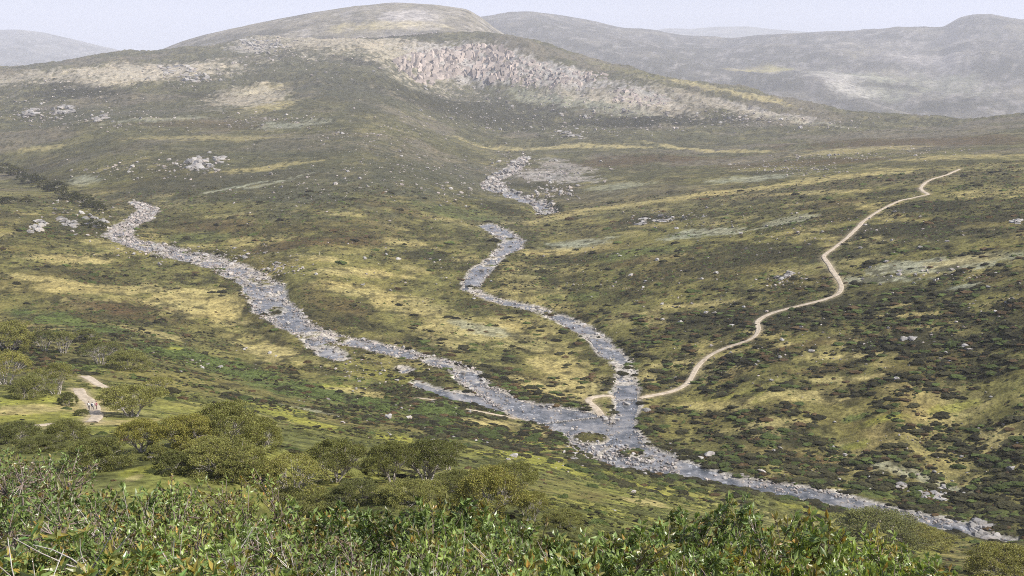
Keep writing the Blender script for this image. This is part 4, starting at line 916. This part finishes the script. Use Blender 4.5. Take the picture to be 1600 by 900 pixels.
# --- foreground gum shrubs: nominal crown 2.3 m wide, stems 5 m long, top of the crown at z = 0
def shrub_variant(seed, tips, per, leaf, twig_only=False, brown=0.0):
    r = np.random.default_rng(seed); tb = Tubes(); tg = []
    while len(tg) < tips:
        x, y = r.uniform(-1, 1, 2); rho = math.hypot(x, y)
        if rho > 1: continue
        top = -.05 - 1.15 * (1 - math.sqrt(max(0, 1 - rho ** 2))) - .24 * (1 + math.sin(5 * x + seed) * math.cos(4 * y + seed))
        tg.append((x * 1.15, y * 1.15, top - r.random() ** 1.7 * 1.15))
    tg = np.array(tg); ns = 7 if not twig_only else 3; sid = ((np.arctan2(tg[:, 1], tg[:, 0]) + math.pi) / 2 / math.pi * ns).astype(int) % ns; dirs = np.zeros_like(tg)
    for k in range(ns):
        idx = np.nonzero(sid == k)[0]
        if len(idx) == 0: continue
        a = (k + .5) / ns * 2 * math.pi - math.pi; base = np.array([.25 * math.cos(a), .25 * math.sin(a), -5.0]); end = tg[idx].mean(0) + np.array([0, 0, -.1])
        st = bez(base, np.array([.5 * math.cos(a), .5 * math.sin(a), -2.2]) + r.normal(size=3) * .5, end, 12) + smooth1(r.normal(size=(12, 3)), 1) * .1
        tb.add(st, np.linspace(.045, .014, 12), 5)
        mids = [st[int(r.integers(6, 12))] * .6 + tg[i] * .4 + r.normal(size=3) * .08 for i in idx[:: 6]]
        for mpt in mids:
            p = st[int(r.integers(5, 11))]; tb.add(bez(p, (p + mpt) / 2 + r.normal(size=3) * .2, mpt, 5), np.linspace(.02, .010, 5), 4)
        for i in idx:
            p = mids[int(np.argmin([np.linalg.norm(m - tg[i]) for m in mids]))]; md = (p + tg[i]) / 2 + r.normal(size=3) * .05
            tb.add(bez(p, md, tg[i], 4), np.linspace(.009, .004, 4), 3); dirs[i] = tg[i] - md
    tm = tb.mesh('branches'); tm.materials.append(M_twig if not twig_only else M_bark)
    if twig_only: return tm, None
    dirs /= np.linalg.norm(dirs, axis=1)[:, None] + 1e-9; dirs = dirs + np.array([0, 0, .5])
    n_ = tips * per; ti = np.repeat(np.arange(tips), per)
    off = r.random(n_); P_ = tg[ti] - dirs[ti] * (off * .16)[:, None] + r.normal(size=(n_, 3)) * .012
    sd = r.normal(size=(n_, 3)); D = dirs[ti] * (.1 + .5 * (1 - off))[:, None] + sd * .6
    kt = r.random(tips); col = np.where((kt[ti] < .8)[:, None], np.array([(.185, .245, .078)]), np.array([(.215, .20, .065)])) * r.uniform(.65, 1.35, (n_, 1))
    col *= (.8 + .5 * r.random(tips))[ti][:, None]
    o = (off < .3) & (kt[ti] > .6) & (r.random(n_) < .14); col[o] = np.array((.38, .24, .07)) * r.uniform(.7, 1.2, (o.sum(), 1))
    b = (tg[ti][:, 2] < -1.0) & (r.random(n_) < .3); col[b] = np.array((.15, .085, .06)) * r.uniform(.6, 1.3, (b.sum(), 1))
    if brown:
        q = r.random(n_) < brown; col[q] = np.array((.17, .12, .07)) * r.uniform(.5, 1.3, (q.sum(), 1))
    V, F, c = leaves(r, P_, D, leaf * r.uniform(.65, 1.25, n_), leaf * .2 * r.uniform(.8, 1.25, n_), col)
    lm = mesh_np('foliage', V, F, c, False); lm.materials.append(M_leaf)
    return tm, lm
SV = [shrub_variant(800 + i, 360, 14, .112) for i in range(5)]
SO = [shrub_variant(820 + i, 230, 12, .105) for i in range(3)] + [shrub_variant(830 + i, 260, 11, .085, brown=.18) for i in range(2)]
SB = [shrub_variant(840 + i, 46, 0, .1, True) for i in range(3)]
ORD = ['first', 'second', 'third', 'fourth', 'fifth', 'sixth', 'seventh', 'eighth', 'ninth', 'tenth', 'eleventh', 'twelfth', 'thirteenth', 'fourteenth', 'fifteenth']
def fg_shrub(u, v, y, s, variants, name, label, cat, k):
    a, rr = px(u, v); x = a * y; zt = CZ + rr * y; tm, lm = variants[k % len(variants)]
    zg = float(ground(x, y)); root = empty(name, (x, y, zg), label=label, category=cat); root.rotation_euler = (0, 0, k * 1.9 + u)
    for nm, me in (('branches', tm), ('foliage', lm)):
        if me is None: continue
        o = link(nm, me, None, root); o.location = (0, 0, zt - zg); o.scale = (s, s, s * 1.0)
        if nm == 'foliage': o['kind'] = 'stuff'
    return root, Vector((x, y, zt))
rows = [
 ('back row of dense right foreground shrubs', SV, 13.0, 1.25, [(850,840),(930,818),(1005,801),(1075,788),(1140,784),(1205,788),(1275,798),(1345,820),(1415,846),(1490,874)]),
 ('middle row of the dense right foreground shrubs', SV, 10.5, 1.1, [(800,868),(890,860),(980,846),(1070,836),(1160,838),(1250,848),(1340,872),(1430,892)]),
 ('bottom row of the dense right foreground shrubs', SV, 8.6, 1.0, [(850,900),(960,890),(1070,884),(1180,886),(1290,896)]),
 ('high back row of the left foreground scrub', SO, 19.0, 1.5, [(-10,694),(50,690),(105,716),(175,752),(250,752),(300,722),(365,738),(425,768)]),
 ('long back row of the middle foreground scrub', SV, 18.0, 1.45, [(490,778),(560,786),(625,784),(690,776),(745,768),(800,800)]),
 ('second row of left and middle foreground scrub', SO, 13.5, 1.25, [(0,752),(80,756),(160,778),(240,782),(320,776),(400,800),(480,812),(560,815),(640,812),(720,806),(790,822)]),
 ('third row of left and middle foreground scrub', SO, 10.5, 1.15, [(20,806),(110,812),(200,822),(290,828),(380,838),(470,842),(560,846),(650,842),(730,842)]),
 ('lowest row of left and middle foreground scrub', SV, 8.6, 1.0, [(280,872),(370,880),(460,884),(550,886),(640,884),(740,884)])]
kk = 0
for rowname, var, y, s, lst in rows:
    for i, (u, v) in enumerate(lst):
        fg_shrub(u, v + 12 * math.sin(kk * 2.3 + 1), y + .9 * math.sin(kk * 2.7), s * (.92 + .16 * math.sin(kk * 1.3)), var, 'gum_shrub', f'gum shrub, {ORD[i]} from left in the {rowname}', 'shrub', kk); kk += 1
# large-leaved shrubs closest to the camera, bottom left: single leaves in rosettes
def leaf_mesh(col, seed):
    r = np.random.default_rng(seed); V, F, c = leaves(r, np.zeros((1, 3)), np.array([(0, 1., .15)]), np.array([1.]), np.array([.17]), np.array([col]))
    m = mesh_np('leaf', V, F, c, False); m.materials.append(M_leaf); return m
LM = [leaf_mesh(c, i) for i, c in enumerate([(.14, .25, .07), (.18, .29, .08), (.22, .29, .09), (.15, .21, .07), (.30, .24, .06), (.26, .27, .09)])]
for i, (u, v, y) in enumerate([(30,838,6.2),(95,812,6.4),(170,852,5.8),(235,842,6.0),(285,862,6.2),(130,876,5.4),(60,884,5.5),(215,884,5.5)]):
    root, top = fg_shrub(u, v + 16, y, .42, SV, 'gum_shrub', f'big-leaved gum sprig, {ORD[i]} of eight closest to the camera at bottom left', 'shrub', kk); kk += 1
    rr = np.random.default_rng(900 + i); zg = root.location.z; inv = Vector((root.location.x, root.location.y, zg)); rz = root.rotation_euler.z
    for _ in range(9):
        tip = Vector((rr.normal() * .13, rr.normal() * .13, -abs(rr.normal()) * .10 + (top.z - zg)))
        for q in range(9):
            o = link('leaf', LM[int(rr.integers(len(LM)))] if q > 2 else LM[rr.integers(4, 6)], None, root); o.location = tip + Vector((0, 0, -.02 * q / 3))
            l = rr.uniform(.07, .115); o.scale = (l, l, l); o.rotation_euler = (rr.uniform(.1, 1.1), rr.uniform(-.4, .4), q * 2.4 + rr.uniform(-.3, .3))
# bare pale branches
for i, (u, v, y, s, lab) in enumerate([(22,775,5.6,.7,'bare pale twisted branches rising at the bottom left corner'),(60,800,6.6,.6,'thin bare grey twigs beside the corner branches'),(905,806,15,1.1,'bare white dead twigs between the tree row and right shrubs'),(70,760,13,.9,'dead grey branch standing in the left scrub'),
      (170,745,15.5,.9,'leaning bare branch in front of the small clearing'),(530,838,9.4,.8,'bare pale stems in the middle of the scrub'),(660,850,9,.8,'bare pale stems right of the middle of the scrub'),(310,832,9.6,.8,'dark bare twigs in the left-centre scrub'),(720,800,12.6,.9,'bare forked twig below the last tree'),(430,850,9.2,.7,'thin upright bare twigs left of the middle scrub'),
      (130,800,10,.8,'grey bare twigs rising in the left scrub below the dead branch'),(230,800,10.4,.8,'crooked bare twigs below the small clearing'),(390,806,12,.9,'pale bare twig fan in front of the brown-stemmed tree'),(590,822,11.5,.9,'pale bare twig fan above the middle bare stems'),
      (770,836,10,.8,'bare brown twigs where the right shrubs begin'),(495,876,7.6,.6,'short bare twigs at the bottom edge, left of middle'),(610,882,7.6,.6,'short bare twigs at the bottom edge near the middle'),(720,878,7.8,.6,'short bare twigs at the bottom edge, right of middle')]):
    fg_shrub(u, v, y, s, SB, 'bare_shrub', lab, 'dead shrub', i)

# ------------------------------------------------------------------ three hikers on the track
def hiker(u, v, face, shirt, legs, hat, pack, label, stride):
    c = cast(u, v); y = c[1]; z = float(ground(c[0], y)) + .14
    J = dict(pel=(0,0,.95), chest=(0,.02,1.32), neck=(0,.03,1.50), head=(0,.05,1.60), crown=(0,.05,1.72), shl=(-.18,.01,1.42), shr=(.18,.01,1.42),
             ell=(-.26,.06 - stride*.1,1.16), elr=(.26,.06 + stride*.1,1.16), hal=(-.25,.18 - stride*.15,.95), har=(.25,.18 + stride*.15,.95),
             hil=(-.09,0,.90), hir=(.09,0,.90), knl=(-.10,.05 + stride*.2,.49), knr=(.10,.05 - stride*.2,.49), anl=(-.10,stride*.25,.08), anr=(.10,-stride*.28,.09), tol=(-.11,.16 + stride*.25,.03), tor=(.11,.15 - stride*.28,.03),
             fil=(-.25,.24 - stride*.15,.88), fir=(.25,.24 + stride*.15,.88), nose=(0,.15,1.61))
    Rr = dict(pel=.15, chest=.16, neck=.06, head=.095, crown=.07, shl=.075, shr=.075, ell=.05, elr=.05, hal=.036, har=.036, hil=.10, hir=.10, knl=.065, knr=.065, anl=.045, anr=.045, tol=.04, tor=.04, fil=.02, fir=.02, nose=.02)
    E = [('pel','chest'),('chest','neck'),('neck','head'),('head','crown'),('chest','shl'),('chest','shr'),('shl','ell'),('shr','elr'),('ell','hal'),('elr','har'),('hal','fil'),('har','fir'),('pel','hil'),('pel','hir'),('hil','knl'),('hir','knr'),('knl','anl'),('knr','anr'),('anl','tol'),('anr','tor'),('head','nose')]
    ks = list(J); me = bpy.data.meshes.new('person'); me.from_pydata([J[k] for k in ks], [(ks.index(a), ks.index(b)) for a, b in E], [])
    def bod(h):
        zc = h.node('SeparateXYZ'); h.link(h.obj, zc.inputs[0])
        x = h.ramp(h.mr(zc.outputs[2], 0, 1.8, 0, 1), (0, (.05, .04, .03)), (.07, legs), (.53, shirt), (.835, (.42, .26, .19))); x.node.color_ramp.interpolation = 'CONSTANT'
        bs = h.node('BsdfPrincipled', i_Roughness=.8); h.link(x, bs.inputs['Base Color']); return bs.outputs[0]
    me.materials.append(mat('hiker_clothes', bod)); o = link('person', me, None, None, label=label, category='person')
    m = o.modifiers.new('skin', 'SKIN'); 
    if not me.skin_vertices: o.data.skin_vertices.new() if hasattr(o.data.skin_vertices, 'new') else None
    if me.skin_vertices:
        for i, k in enumerate(ks): me.skin_vertices[0].data[i].radius = (Rr[k], Rr[k])
        me.skin_vertices[0].data[0].use_root = True
    sb = o.modifiers.new('sub', 'SUBSURF'); sb.levels = 1; sb.render_levels = 1
    o.location = (c[0], y, z); o.rotation_euler = (0, 0, face)
    def piece(nm, v, f, col, loc, sc):
        q = link(nm, mesh_np(nm, v * np.array(sc), f), plain(nm + '_cloth', col), o); q.location = loc
    hv, hf = I1; piece('hat' if hat else 'hair', np.where(hv[:, 2:] < 0, hv * np.array([1.35, 1.35, .12]) if hat else hv * np.array([1, 1, .6]), hv), hf, hat or (.05, .035, .02), (0, .04, 1.70), (.12, .125, .10))
    if pack: 
        pv = np.sign(I2[0]) * np.abs(I2[0]) ** .45; piece('backpack', pv, I2[1], pack, (0, -.22, 1.22), (.16, .12, .26))
for args in [(139.5,641,.3,(.03,.03,.035),(.03,.03,.035),None,(.75,.74,.72),'hiker in black carrying a pale pack, left of the three',1),
             (145,642,.0,(.72,.72,.72),(.03,.03,.04),(.05,.05,.06),(.04,.05,.09),'hiker in a white top with dark pack, middle of the three',-.7),
             (151,641,-.3,(.25,.05,.06),(.10,.05,.05),(.04,.03,.03),(.45,.25,.27),'hiker in dark red clothes, right of the three',.8)]: hiker(*args)
# marker post on the grass
c = cast(499, 399); pv = np.array([(sx_, sy_, z_) for z_, w_ in ((-.3, .10), (1.9, .09), (2.0, .05)) for sx_, sy_ in ((-w_, -w_), (w_, -w_), (w_, w_), (-w_, w_))])
pf = np.array([(4 * k + i, 4 * k + (i + 1) % 4, 4 * k + 4 + (i + 1) % 4, 4 * k + 4 + i) for k in range(2) for i in range(4)] + [(8, 9, 10, 11)])
o = link('marker_post', mesh_np('marker_post', pv, pf, smooth=False), plain('weathered_white_paint', (.75, .68, .52)), None, label='pale wooden marker post at the edge of a yellow grass patch', category='post'); o.location = (c[0], c[1], float(ground(*c)))

# ------------------------------------------------------------------ haze: even, thin mountain mist round the whole place
def haze():
    x, y0, y1, z0, z1 = 26000, -500, 22500, -2600, CZ + 1500
    V = np.array([(sx, sy, sz) for sz in (z0, z1) for sy in (y0, y1) for sx in (-x, x)], float)
    F = np.array([(0, 2, 3, 1), (4, 5, 7, 6), (0, 1, 5, 4), (2, 6, 7, 3), (0, 4, 6, 2), (1, 3, 7, 5)])
    m = bpy.data.materials.new('mist'); m.use_nodes = True; n = m.node_tree; n.nodes.clear()
    o = n.nodes.new('ShaderNodeOutputMaterial'); v = n.nodes.new('ShaderNodeVolumePrincipled')
    v.inputs['Color'].default_value = (.89, .905, 1, 1); v.inputs['Density'].default_value = HAZE; v.inputs['Density Attribute'].default_value = ''; v.inputs['Anisotropy'].default_value = 0.0
    n.links.new(v.outputs[0], o.inputs['Volume'])
    link('haze', mesh_np('haze', V, F, smooth=False), m, kind='stuff')
HAZE = 0.92e-4
haze()
